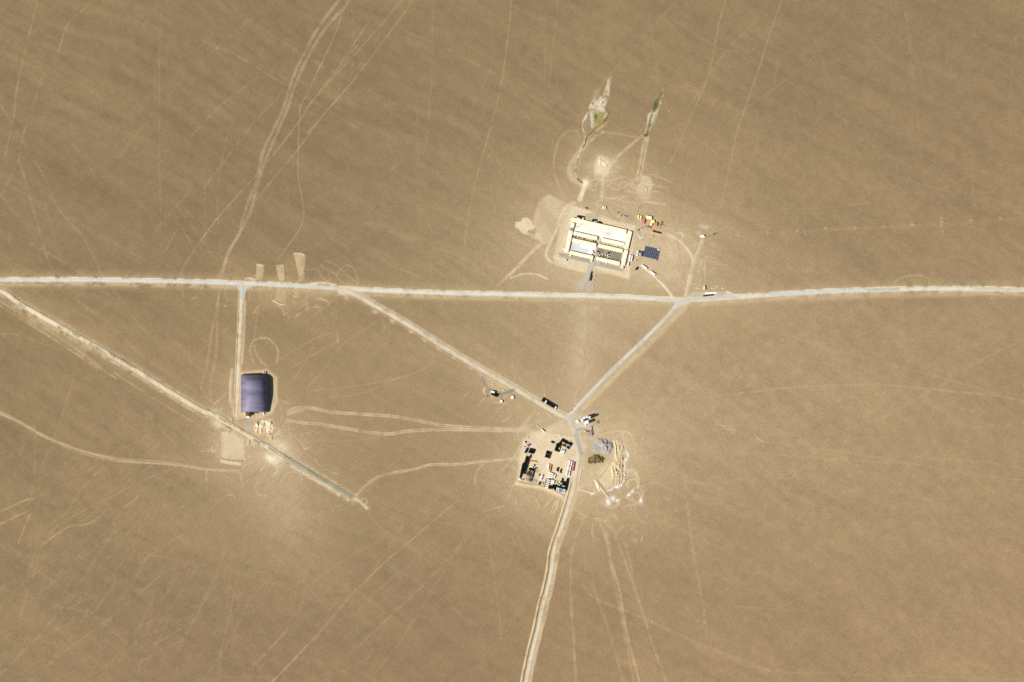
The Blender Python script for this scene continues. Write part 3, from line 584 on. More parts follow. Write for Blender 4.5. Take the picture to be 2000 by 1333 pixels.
# small relief in the open ground (pits, spoil)
for k in range(30):
    x, y = R.uniform(640, 830), R.uniform(710, 860); hump(ZH((x, y), (x+R.uniform(-25, 30), y+R.uniform(15, 50))), 3.0, R.uniform(.8, 1.7))
for dx in range(0, 84, 21):
    for y_ in range(490, 730, 36): x_ = 630+dx+R.uniform(-9, 9); hump(ZM((x_, y_), (x_+R.uniform(-9, 9), y_+R.uniform(18, 50))), R.uniform(1.6, 2.8), R.uniform(.6, 1.5), .7)
for dx in range(0, 112, 21):
    for y_ in range(750, 1010, 36): x_ = 588+dx+R.uniform(-9, 9); hump(ZM((x_, y_), (x_+R.uniform(-9, 9), y_+R.uniform(18, 50))), R.uniform(1.6, 2.8), R.uniform(.6, 1.6), .7)
for l in ([(230, 1140), (330, 1165), (480, 1165)], [(360, 680), (370, 720)], [(560, 920), (552, 970)], [(690, 860), (810, 870), (810, 920)], [(300, 790), (345, 800), (320, 850)]): hump(ZH(*l), 3, 1.3)
hump(ZM((560, 720), (480, 860), (400, 940)), 2.6, 1.1); hump(ZM((370, 950), (440, 1040), (530, 1150)), 2.6, 1.4)
hump(ZM((400, 930), (480, 1030)), 2.4, -.8)
hump(ZN((575, 940), (640, 995)), 2.6, 1.6); hump(ZN((570, 945), (575, 985)), 2.2, 1.4)

rs_ = np.random.RandomState(5)
# pale trampled dust is a little lighter and less yellow than the open gravel
k_ = np.clip((C[..., 0:1]-172)/55, 0, 1)*np.clip((C[..., 0:1]-C[..., 2:3]-22)/20, 0, 1)
C = C+k_*np.array((8, 10, 16), np.float32)
LINC = (lin(np.clip(C, 0, 272))/np.array((KR, KG, KB))).astype(np.float32)
def samp(A, px, py):
    x = np.clip(np.asarray(px)+PAD, 0, CW-1.001); y = np.clip(np.asarray(py)+PAD, 0, CH-1.001)
    i = y.astype(int); j = x.astype(int); fy = y-i; fx = x-j
    if A.ndim == 3: fy = fy[..., None]; fx = fx[..., None]
    return (A[i, j]*(1-fx)+A[i, j+1]*fx)*(1-fy)+(A[i+1, j]*(1-fx)+A[i+1, j+1]*fx)*fy

# ------------------------------------------------------------------ materials
def principled(name):
    m = bpy.data.materials.new(name); m.use_nodes = True
    return m, m.node_tree, m.node_tree.nodes['Principled BSDF']
def soil(name, bump=.5, gscale=.5, var=.26):
    m, t, b = principled(name); L = t.links.new; N = t.nodes.new
    at = N('ShaderNodeAttribute'); at.attribute_name = 'soil'
    g = N('ShaderNodeNewGeometry')
    n1 = N('ShaderNodeTexNoise'); n1.inputs['Scale'].default_value = gscale; n1.inputs['Detail'].default_value = 2.5; n1.inputs['Roughness'].default_value = .75
    L(g.outputs['Position'], n1.inputs['Vector'])
    n2 = N('ShaderNodeTexNoise'); n2.inputs['Scale'].default_value = .06; n2.inputs['Detail'].default_value = 4
    L(g.outputs['Position'], n2.inputs['Vector'])
    mr = N('ShaderNodeMapRange'); mr.inputs[1].default_value = .3; mr.inputs[2].default_value = .7; mr.inputs[3].default_value = 1-var; mr.inputs[4].default_value = 1+var
    L(n1.outputs['Fac'], mr.inputs[0])
    mr2 = N('ShaderNodeMapRange'); mr2.inputs[1].default_value = .3; mr2.inputs[2].default_value = .7; mr2.inputs[3].default_value = .97; mr2.inputs[4].default_value = 1.03
    L(n2.outputs['Fac'], mr2.inputs[0])
    mu = N('ShaderNodeMath'); mu.operation = 'MULTIPLY'; L(mr.outputs[0], mu.inputs[0]); L(mr2.outputs[0], mu.inputs[1])
    vm = N('ShaderNodeVectorMath'); vm.operation = 'SCALE'; L(at.outputs['Color'], vm.inputs[0]); L(mu.outputs[0], vm.inputs['Scale'])
    L(vm.outputs[0], b.inputs['Base Color'])
    b.inputs['Roughness'].default_value = .95; b.inputs['Specular IOR Level'].default_value = .1
    bp = N('ShaderNodeBump'); bp.inputs['Strength'].default_value = bump; bp.inputs['Distance'].default_value = .25
    L(n1.outputs['Fac'], bp.inputs['Height']); L(bp.outputs[0], b.inputs['Normal'])
    return m
def mat(name, rgb, rough=.6, metal=0., var=.12, scale=.8, spec=.3, dirt=None, bump=0.):
    m, t, b = principled(name); L = t.links.new; N = t.nodes.new
    g = N('ShaderNodeTexCoord'); n1 = N('ShaderNodeTexNoise'); n1.inputs['Scale'].default_value = scale; n1.inputs['Detail'].default_value = 4
    L(g.outputs['Object'], n1.inputs['Vector'])
    oi = N('ShaderNodeObjectInfo'); off = N('ShaderNodeVectorMath'); off.operation = 'ADD'
    L(g.outputs['Object'], off.inputs[0]); L(oi.outputs['Location'], off.inputs[1]); L(off.outputs[0], n1.inputs['Vector'])
    cr = N('ShaderNodeValToRGB'); c = lin(rgb)
    d = lin(dirt) if dirt is not None else c*(1-2.2*var)
    cr.color_ramp.elements[0].position = .3; cr.color_ramp.elements[0].color = (*[float(max(0, v)) for v in d], 1)
    cr.color_ramp.elements[1].position = .55; cr.color_ramp.elements[1].color = (*[float(v) for v in c], 1)
    L(n1.outputs['Fac'], cr.inputs[0]); L(cr.outputs[0], b.inputs['Base Color'])
    b.inputs['Roughness'].default_value = rough; b.inputs['Metallic'].default_value = metal; b.inputs['Specular IOR Level'].default_value = spec
    if bump:
        bp = N('ShaderNodeBump'); bp.inputs['Strength'].default_value = bump; bp.inputs['Distance'].default_value = .3
        L(n1.outputs['Fac'], bp.inputs['Height']); L(bp.outputs[0], b.inputs['Normal'])
    return m
M = {}
M['soil'] = soil('desert_soil'); M['road'] = soil('gravel_road', .3, .7, .12); M['slab'] = soil('concrete', .05, .3, .04)
M['roof_cream'] = mat('cream_sheet_roof', (253, 241, 206), .6, 0, .05, .3, .2, dirt=(232, 214, 172))
M['wall_cream'] = mat('cream_render', (226, 206, 150), .8, 0, .08, .6)
M['roof_grey'] = mat('grey_sheet_roof', (150, 152, 158), .5, .2, .06, .4)
M['glass'] = mat('dark_glass', (24, 30, 36), .12, 0, .1, 1, .6)
M['door'] = mat('brown_door', (92, 66, 44), .6)
M['white'] = mat('white_paint', (240, 240, 238), .45, 0, .05, .5, .35, dirt=(214, 208, 196))
M['white_blue'] = mat('bluish_white_paint', (214, 222, 234), .4, 0, .05, .5, dirt=(190, 196, 206))
M['black'] = mat('black_tarpaulin', (18, 18, 20), .85, 0, .3, 1.2, .15, dirt=(9, 9, 10))
M['olive'] = mat('dark_olive_paint', (38, 40, 28), .75, 0, .2, .8, .2, dirt=(24, 24, 18))
M['green'] = mat('dark_green_paint', (28, 66, 40), .6, 0, .2, .8)
M['tyre'] = mat('black_rubber', (22, 21, 20), .9)
M['chassis'] = mat('chassis_steel', (34, 30, 28), .7)
M['yellow'] = mat('machine_yellow_paint', (226, 168, 26), .5, 0, .1, .8, dirt=(176, 126, 24))
M['pale_yellow'] = mat('pale_yellow_paint', (250, 240, 160), .55, 0, .06, .5, dirt=(226, 210, 132))
M['cream'] = mat('cream_panel', (240, 228, 190), .6, 0, .06, .5)
M['red'] = mat('bright_red_paint', (190, 40, 34), .5, 0, .1, .8)
M['pink'] = mat('faded_red_sheet', (212, 128, 122), .6, 0, .1, .5, dirt=(186, 92, 90))
M['orange'] = mat('orange_red_paint', (232, 84, 34), .5)
M['brown'] = mat('brown_load', (84, 52, 26), .85, 0, .2, 1.4, dirt=(52, 32, 16))
M['rust'] = mat('rust_red_paint', (112, 44, 30), .7, 0, .2, 1.4)
M['blue'] = mat('light_blue_paint', (140, 172, 214), .45)
M['navy'] = mat('navy_blue_paint', (30, 34, 96), .5)
M['violet'] = mat('violet_tarpaulin', (132, 112, 200), .7)
M['steel'] = mat('galvanised_steel', (176, 180, 188), .45, .3, .08, .6)
M['concrete'] = mat('pale_concrete', (214, 208, 196), .8, 0, .08, .4)
M['panel'] = mat('solar_cell_glass', (84, 90, 112), .4, 0, .15, .35, .3, dirt=(58, 62, 86))
M['frame'] = mat('aluminium_frame', (150, 152, 160), .4, .5)
M['reed'] = mat('yellow_green_reeds', (196, 182, 92), .9, 0, .3, .4, .1, dirt=(150, 150, 66))
M['reed_dark'] = mat('dark_green_reeds', (100, 118, 60), .9, 0, .3, .4, .1, dirt=(66, 84, 40))
M['heap_grey'] = mat('grey_crushed_stone', (168, 163, 150), .95, 0, .12, .25, .1, dirt=(134, 130, 120), bump=.5)
M['heap_brown'] = mat('brown_gravel', (124, 106, 76), .95, 0, .2, .18, .1, dirt=(64, 52, 36), bump=.6)
M['sand_heap'] = mat('pale_sand', (200, 172, 130), .95, 0, .1, .4, .1, bump=.4)
M['rubble'] = mat('dark_rubble', (86, 72, 62), .95, 0, .3, .6, .1, dirt=(40, 32, 28))
M['plastic'] = mat('white_plastic_sheet', (244, 242, 236), .4, 0, .08, .8, dirt=(206, 200, 188))
def hangar_mat():
    m, t, b = principled('violet_grey_roof_sheet'); L = t.links.new; N = t.nodes.new
    g = N('ShaderNodeTexCoord'); mp = N('ShaderNodeMapping'); mp.inputs['Scale'].default_value = (.012, .11, .02); mp.inputs['Rotation'].default_value = (0, 0, math.radians(8))
    L(g.outputs['Object'], mp.inputs[0]); n = N('ShaderNodeTexNoise'); n.inputs['Scale'].default_value = 1; n.inputs['Detail'].default_value = 4; L(mp.outputs[0], n.inputs['Vector'])
    cr = N('ShaderNodeValToRGB'); e = cr.color_ramp.elements
    e[0].position = .3; e[0].color = (*[float(v) for v in lin((80, 77, 96))], 1); e[1].position = .72; e[1].color = (*[float(v) for v in lin((122, 116, 138))], 1)
    L(n.outputs['Fac'], cr.inputs[0]); L(cr.outputs[0], b.inputs['Base Color'])
    b.inputs['Roughness'].default_value = .6; b.inputs['Metallic'].default_value = 0.; b.inputs['Specular IOR Level'].default_value = .5
    return m
M['hangar'] = hangar_mat()

# ------------------------------------------------------------------ mesh helpers
def tag(o, label=None, cat=None, group=None, kind=None):
    if label: o['label'] = label
    if cat: o['category'] = cat
    if group: o['group'] = group
    if kind: o['kind'] = kind
    return o
def link(name, me, parent=None, m=None):
    if m is not None and not me.materials: me.materials.append(m)
    o = bpy.data.objects.new(name, me); COL.objects.link(o)
    if parent is not None: o.parent = parent
    return o
def empty(name, loc=(0, 0, 0), rz=0.):
    o = bpy.data.objects.new(name, None); COL.objects.link(o); o.empty_display_size = .5
    o.location = loc; o.rotation_euler = (0, 0, rz); return o
def copy_tree(o, parent=None):
    c = o.copy(); COL.objects.link(c); c.parent = parent
    for ch in o.children: copy_tree(ch, c)
    return c
class MB:
    def __init__(s): s.v = []; s.f = []
    def add(s, vs, fs):
        n = len(s.v); s.v += [tuple(v) for v in vs]; s.f += [tuple(i+n for i in f) for f in fs]; return s
    def box(s, cx, cy, z0, sx, sy, sz, tx=1., ty=1., ox=0., rz=0.):
        a, b = sx/2, sy/2; c, d = a*tx, b*ty; q = [(-a, -b, 0), (a, -b, 0), (a, b, 0), (-a, b, 0), (ox-c, -d, sz), (ox+c, -d, sz), (ox+c, d, sz), (ox-c, d, sz)]
        co, si = math.cos(rz), math.sin(rz)
        return s.add([(cx+x*co-y*si, cy+x*si+y*co, z0+z) for x, y, z in q], [(3, 2, 1, 0), (4, 5, 6, 7), (0, 1, 5, 4), (1, 2, 6, 5), (2, 3, 7, 6), (3, 0, 4, 7)])
    def prism(s, prof, x0, x1):
        n = len(prof); vs = [(x0, y, z) for y, z in prof]+[(x1, y, z) for y, z in prof]
        return s.add(vs, [tuple(range(n-1, -1, -1)), tuple(range(n, 2*n))]+[(i, (i+1) % n, n+(i+1) % n, n+i) for i in range(n)][::1])
    def cyl(s, p0, p1, r0, r1=None, n=10):
        r1 = r0 if r1 is None else r1; p0 = Vector(p0); p1 = Vector(p1); d = (p1-p0).normalized()
        u = d.orthogonal().normalized(); w = d.cross(u); vs = []
        for p, r in ((p0, r0), (p1, r1)):
            for k in range(n): a = 2*math.pi*k/n; vs.append(p+u*math.cos(a)*r+w*math.sin(a)*r)
        return s.add(vs, [tuple(range(n-1, -1, -1)), tuple(range(n, 2*n))]+[(i, (i+1) % n, n+(i+1) % n, n+i) for i in range(n)])
    def mesh(s, name, m):
        me = bpy.data.meshes.new(name); me.from_pydata(s.v, [], s.f); me.update(); me.materials.append(m); return me
    def build(s, name, m, parent=None): return link(name, s.mesh(name, m), parent)

def colour_mesh(name, verts, quads, px, py, m, smooth=True):
    me = bpy.data.meshes.new(name); me.vertices.add(len(verts)); me.vertices.foreach_set('co', np.asarray(verts, np.float32).ravel())
    q = np.asarray(quads, np.int32); n = len(q); me.loops.add(n*4); me.polygons.add(n)
    me.loops.foreach_set('vertex_index', q.ravel()); me.polygons.foreach_set('loop_start', np.arange(0, n*4, 4, dtype=np.int32))
    me.polygons.foreach_set('loop_total', np.full(n, 4, np.int32))
    at = me.attributes.new('soil', 'FLOAT_COLOR', 'POINT'); c = samp(LINC, px, py)
    at.data.foreach_set('color', np.concatenate([c, np.ones((len(c), 1))], 1).astype(np.float32).ravel())
    me.update(calc_edges=True)
    if smooth: me.polygons.foreach_set('use_smooth', np.ones(n, bool))
    me.materials.append(m); return me

# ------------------------------------------------------------------ ground
def lines(lo, hi, fines, base, fine, far):
    o = [lo]
    while o[-1] < hi:
        x = o[-1]; s = base
        for a, b in fines:
            if a <= x < b: s = fine
        if x < -30 or x > (2030 if hi > 2000 else 1360): s = 10
        o.append(x+s)
    g = []; d = 60.; x = lo
    while x > -far: x -= d; g.append(x); d *= 1.6
    h = []; d = 60.; x = o[-1]
    while x < far: x += d; h.append(x); d *= 1.6
    return np.array(g[::-1]+o+h)
xs = lines(-150, 2150, ((400, 590), (930, 1310)), 2.2, 1.25, 40000)
ys = lines(-150, 1480, ((395, 560), (730, 1010)), 2.2, 1.25, 40000)
X, Y = np.meshgrid(xs, ys); nx, ny = len(xs), len(ys)
zz = samp(HM, X.ravel(), Y.ravel())
inside = ((X > -150) & (X < 2150) & (Y > -150) & (Y < 1480)).ravel()
zz = np.where(inside, zz, 0)
V = np.stack([X.ravel()-1000, 666.5-Y.ravel(), zz], 1)
idx = np.arange(nx*ny).reshape(ny, nx)
Q = np.stack([idx[1:, :-1].ravel(), idx[1:, 1:].ravel(), idx[:-1, 1:].ravel(), idx[:-1, :-1].ravel()], 1)
tag(link('ground', colour_mesh('ground', V, Q, X.ravel(), Y.ravel(), M['soil'])), kind='structure')

def strip(name, pts, w, prof, m='road', step=2.2, zoff=.06, raw=False, taper=0, kind='structure', parent=None):
    """ribbon of ground following a line; prof = list of (position across -1..1, height)"""
    sp = np.asarray(pts) if raw else spline(pts, step)
    # resample evenly
    d = np.r_[0, np.cumsum(np.linalg.norm(np.diff(sp, axis=0), axis=1))]; n = max(3, int(d[-1]/step))
    t = np.linspace(0, d[-1], n); sp = np.stack([np.interp(t, d, sp[:, 0]), np.interp(t, d, sp[:, 1])], 1)
    tg = np.gradient(sp, axis=0); nn = np.stack([-tg[:, 1], tg[:, 0]], 1); nn /= np.linalg.norm(nn, axis=1)[:, None]
    ws = np.full(n, w/2.)
    wn = samp(N_med, sp[:, 0], sp[:, 1])*.35
    hs = np.ones(n)*(1+1.1*samp(N_big, sp[:, 0]*3 % 1900, sp[:, 1]*3 % 1200)) if 'embank' in name or 'berm' in name else np.ones(n)
    if taper:
        e = np.clip(np.minimum(t, d[-1]-t)/taper, 0, 1); hs = e*e*(3-2*e)
    k = len(prof); P = np.zeros((n, k, 2)); H = np.zeros((n, k))
    for j, (u, h) in enumerate(prof):
        P[:, j] = sp+nn*(ws*u*(1+(wn if abs(u) > .9 else 0)))[:, None]; H[:, j] = h*hs*(1+.5*wn) if h else 0
    px, py = P[..., 0].ravel(), P[..., 1].ravel()
    V = np.stack([px-1000, 666.5-py, samp(HM, px, py)+H.ravel()+zoff], 1)
    ix = np.arange(n*k).reshape(n, k)
    Qd = np.stack([ix[:-1, :-1].ravel(), ix[:-1, 1:].ravel(), ix[1:, 1:].ravel(), ix[1:, :-1].ravel()], 1)
    me = colour_mesh(name, V, Qd, px, py, M[m], smooth=False)
    # make normals face up
    if me.polygons[0].normal.z < 0: me.flip_normals()
    o = link(name, me, parent)
    if kind: o['kind'] = kind
    return o
CROWN = [(-1, -.04), (-.75, .12), (-.35, .24), (0, .28), (.35, .24), (.75, .12), (1, -.04)]
strip('main_road', main_pts, 8, CROWN, zoff=.10)
strip('hangar_road', hang_pts, 9, CROWN, zoff=.07)
strip('diagonal_road', diag_pts, 9, CROWN, zoff=.085)
strip('north_east_road', ne_pts, 9, CROWN, zoff=.07)
strip('south_road', sroad, 10, CROWN, zoff=.12)
strip('access_road', ZA((700, 560), (660, 680), (600, 880), (545, 1020), (480, 1180), (430, 1310)), 8.5, CROWN, zoff=.05)
strip('camp_loop_road', ZD((560, 380), (680, 440), (790, 540), (870, 650), (895, 760), (860, 900), (790, 1200)), 5.5, CROWN, zoff=.05)
strip('camp_side_road', ZD((210, 790), (330, 880), (420, 960), (540, 1090), (640, 1220)), 4.5, CROWN, zoff=.06)
strip('tower_path', ZD((1010, 470), (960, 600), (905, 740)), 4, CROWN, zoff=.09)
# raised embankment, steep on its north-east side
strip('road_embankment', emb, 9.8, [(-1.0, -.06), (-.84, .8), (-.55, .95), (0, .9), (.6, .8), (1.0, -.06)], raw=True, zoff=.05, taper=8)
# earth berms, and ditches shaped as ridges for their dark line (bright flank to the south-west, shaded flank to the north-east); prof -1 side = left of travel
BL = [(-1, -.05), (-.62, .95), (-.25, 1.0), (.3, .55), (1, -.05)]
BR = [(1, -.05), (.62, .95), (.25, 1.0), (-.3, .55), (-1, -.05)]
def berm(pts, w, h, left=True):
    h *= .72
    P = [(u, z*h if z > 0 else z) for u, z in (BL if left else BR[::-1])]
    strip('earth_berm', pts, w, P, zoff=.08, taper=5)
berm([(x-2.6, y) for x, y in sline], 5, 1.5)      # travel south: left side = east
berm(ZB((140, 1020), (340, 1065), (560, 1095), (700, 1140), (850, 1215), (935, 1262)), 7, 1.7, True)
berm(ZM((218, 805), (205, 900), (175, 1040)), 2.6, 1.0, True)
berm(ZM((175, 1050), (240, 1075), (360, 1110)), 4, 1.2, True)
berm(ZA((250, 98), (400, 134), (550, 184), (632, 212)), 2.2, .8)
berm(ZA((668, 248), (865, 322)), 2.2, .8); berm(ZA((870, 358), (1010, 390), (1180, 425)), 2, .7)
berm(ZN((1020, 720), (980, 980), (945, 1130)), 2.6, .9); berm(ZN((955, 1180), (1045, 1230), (1003, 1333)), 2.4, .9)
berm(ZA((1290, 0), (1238, 130), (1196, 300), (1184, 380)), 2.2, .8); berm(ZA((1178, 430), (1150, 600), (1110, 790)), 2, .7)  # ditch line, shaped as a low ridge for its shaded edge
berm(T4((1556, 130), (1545, 380), (1536, 600), (1528, 760), (1522, 930)), 2.2, .8)
berm(V6((445, 890), (500, 922), (570, 950), (635, 957)), 3, 1.2); berm(V6((1515, 740), (1560, 772), (1625, 800)), 2.6, 1.2)
berm(V6((775, 812), (810, 836), (850, 842)), 2, .8)
berm(V6((630, 550), (662, 620)), 1.8, .8); berm(V6((770, 118), (860, 108), (925, 122), (962, 165)), 2.2, .8)
berm(V6((180, 290), (240, 276), (290, 300)), 2, .7); berm(V6((458, 690), (474, 720), (470, 800)), 1.8, .8)
berm(ZH((140, 590), (260, 660), (350, 715)), 2.4, .9); berm(ZH((240, 740), (400, 830), (520, 900)), 2.0, .8)
berm(ZG((480, 305), (600, 385), (760, 490)), 1.6, .6); berm(ZG((1020, 640), (1180, 740), (1260, 790)), 1.6, .6)
berm([(x-3.8, y+6.8) for x, y in diag_pts[2:9]], 2.0, .7)
berm(ZM((600, 480), (622, 590), (618, 720)), 2.6, 1.2); berm(ZM((500, 820), (430, 930)), 2, .8)

# concrete yards as real slabs
def slab(name, corners, z, m='slab', cell=2.0):
    c = [np.array(p) for p in corners]
    nu = max(2, int(np.linalg.norm(c[1]-c[0])/cell)); nv = max(2, int(np.linalg.norm(c[3]-c[0])/cell))
    U, Vv = np.meshgrid(np.linspace(0, 1, nu), np.linspace(0, 1, nv)); U = U.ravel()[:, None]; Vv = Vv.ravel()[:, None]
    P = (c[0]*(1-U)+c[1]*U)*(1-Vv)+(c[3]*(1-U)+c[2]*U)*Vv
    V = np.stack([P[:, 0]-1000, 666.5-P[:, 1], np.full(len(P), z)], 1); ix = np.arange(nu*nv).reshape(nv, nu)
    Qd = np.stack([ix[1:, :-1].ravel(), ix[1:, 1:].ravel(), ix[:-1, 1:].ravel(), ix[:-1, :-1].ravel()], 1)
    o = link(name, colour_mesh(name, V, Qd, P[:, 0], P[:, 1], M[m], False)); o['kind'] = 'structure'; return o
slab('courtyard', ZA((318, 345), (1078, 500), (1046, 655), (300, 462)), .12)
slab('courtyard', ZA((285, 600), (630, 680), (592, 815), (250, 735)), .12)
slab('courtyard', ZA((655, 690), (1010, 770), (975, 905), (640, 825)), .12)
slab('alley', ZA((292, 513), (645, 598), (635, 642), (288, 562)), .10)
slab('alley', ZA((655, 610), (1050, 690), (1075, 738), (660, 650)), .10)
slab('parking_apron', ZA((90, 765), (590, 868), (575, 930), (92, 830)), .09, 'road')
slab('parking_apron', ZA((618, 880), (1018, 985), (1005, 1040), (605, 948)), .09, 'road')
slab('loading_pad', ZH((535, 672), (585, 672), (590, 745), (545, 740)), .10, 'road')

# ================================================================== things
ORD = ['first', 'second', 'third', 'fourth', 'fifth', 'sixth', 'seventh', 'eighth', 'ninth', 'tenth', 'eleventh', 'twelfth', 'thirteenth']
def rad(a): return math.radians(a)

# ---- long barrack buildings
def barrack(tl, L, Wd, ang, label, roof='roof_cream', side=-1, windows=True):
    """tl: photo point of the roof corner, ang: direction of the length in the world, side: which long side carries the doors"""
    a = rad(ang); u = Vector((math.cos(a), math.sin(a), 0)); v = Vector((math.sin(a), -math.cos(a), 0))
    c = wp(tl)+u*L/2+v*Wd/2
    r = tag(empty('barrack', c, a), label, 'barrack', 'cream barracks around the walled courtyards')
    MB().box(0, 0, 0, L-.5, Wd-.8, 3.55).build('wall', M['wall_cream'], r)
    hw = Wd/2
    ro = MB().prism([(-hw, 3.56), (hw, 3.56), (0, 3.56+hw*.16), ][::1], -L/2, L/2).build('roof', M[roof], r)
    MB().box(0, 0, 3.55+hw*.16, L, .45, .1).build('ridge_cap', M[roof], ro)
    if windows:
        n = max(2, int(L/3.4)); y = side*(Wd/2-.4)
        wm = MB().box(0, 0, 1.0, 1.3, .07, 1.2).mesh('window', M['glass']); fm = MB().box(0, 0, .93, 1.46, .05, .06).box(0, 0, 2.21, 1.46, .05, .06).mesh('frame', M['white'])
        dm = MB().box(0, 0, .05, .95, .07, 2.05).mesh('door', M['door']); cm = MB().box(0, 0, 2.60, 1.3, 1.5, .12).box(-.6, side*.68, .0, .1, .1, 2.6).box(.6, side*.68, 0, .1, .1, 2.6).mesh('porch', M['roof_cream'])
        for k in range(n):
            x = -L/2+(k+.5)*L/n
            w_ = link('window', wm, r); w_.location = (x-.75, y+side*.06, 0); f = link('frame', fm, w_); f.location = (0, side*.03, 0)
            d = link('door', dm, r); d.location = (x+.75, y+side*.06, 0)
            p = link('porch', cm, r); p.location = (x+.75, y+side*.75, 0)
    return r
UA = -12.8; VA_ = 77.2
barrack(zp(ZA, 280, 262), 109, 7.8, UA, 'longest cream roofed barrack along the north edge of the courtyards')
barrack(zp(ZA, 302, 462), 47.6, 6.8, UA, 'short cream barrack south of the white courtyard, west of the central drive')
barrack(zp(ZA, 704, 556), 46.4, 6.6, UA, 'stained cream barrack south of the white courtyard, east of the central drive')
barrack(zp(ZA, 286, 560), 47.6, 6.8, UA, 'cream barrack facing the grey and white yard, with clutter behind it')
barrack(zp(ZA, 664, 644), 48.4, 6.6, UA, 'cream barrack along the north side of the brown rubble yard')
barrack(zp(ZA, 244, 742), 47.4, 6.6, UA, 'cream barrack on the grey parking apron west of the entrance drive')
barrack(zp(ZA, 632, 828), 46.6, 6.4, UA, 'cream barrack on the grey parking apron east of the entrance drive')
def wing(x0, y0, x1, y1, Wd, label, **k):   # x0,y0 = top left corner in zoom A, x1,y1 = bottom left corner
    p0 = zp(ZA, x0, y0); p1 = zp(ZA, x1, y1); L = math.dist(p0, p1)
    # length runs from the bottom corner up; width to the right of travel
    return barrack(p1, L, Wd, math.degrees(math.atan2(-(p0[1]-p1[1]), p0[0]-p1[0])), label, **k)
wing(265, 336, 251, 404, 7.0, 'short cream end wing at the north-west corner of the courtyards', side=1)
wing(239, 452, 170, 764, 7.0, 'long narrow cream wing along the west side of the courtyards', side=1)
wing(1090, 456, 1030, 714, 7.8, 'cream wing at the east end of the white courtyard', side=1)
wing(1036, 730, 985, 952, 7.2, 'cream wing at the east end of the brown rubble yard', side=1)
# flat grey link roof between the west wings
def hut(name, c, sx, sy, h, ang, wallm, roofm, label, cat, pitch=.0, door=True, group=None):
    r = tag(empty(name, wp(c), rad(ang)), label, cat, group)
    MB().box(0, 0, 0, sx-.3, sy-.3, h).build('wall', M[wallm], r)
    if pitch: MB().prism([(-sy/2, h), (sy/2, h), (0, h+sy*pitch)], -sx/2, sx/2).build('roof', M[roofm], r)
    else: MB().box(0, 0, h, sx, sy, .18).build('roof', M[roofm], r)
    if door:
        MB().box(sx*.2, -sy/2+.12, .02, .9, .08, 2).build('door', M['door'], r)
        for s in (-.25,): MB().box(sx*s, -sy/2+.12, 1, 1.1, .08, .9).build('window', M['glass'], r)
    return r
hut('link_building', zp(ZA, 270, 430), 6.5, 5.6, 2.7, UA, 'wall_cream', 'roof_grey', 'flat grey roofed link between the two west wings', 'building')
hut('gatehouse', zp(ZA, 556, 886), 3.4, 5.0, 3.0, UA, 'wall_cream', 'pale_yellow', 'small pale yellow gatehouse beside the entrance drive', 'gatehouse')
hut('guard_hut', zp(ZA, 1000, 984), 4.6, 4.6, 3.2, UA, 'wall_cream', 'cream', 'square cream hut at the south-east corner of the parking apron', 'hut')
hut('guard_hut', zp(ZA, 250, 815), 3.4, 3.4, 3.0, UA, 'wall_cream', 'cream', 'small cream hut at the south-west end of the courtyards', 'hut')
hut('guard_hut', zp(ZA, 163, 718), 3.2, 2.6, 2.6, UA, 'wall_cream', 'white', 'white hut outside the foot of the west wing', 'hut')

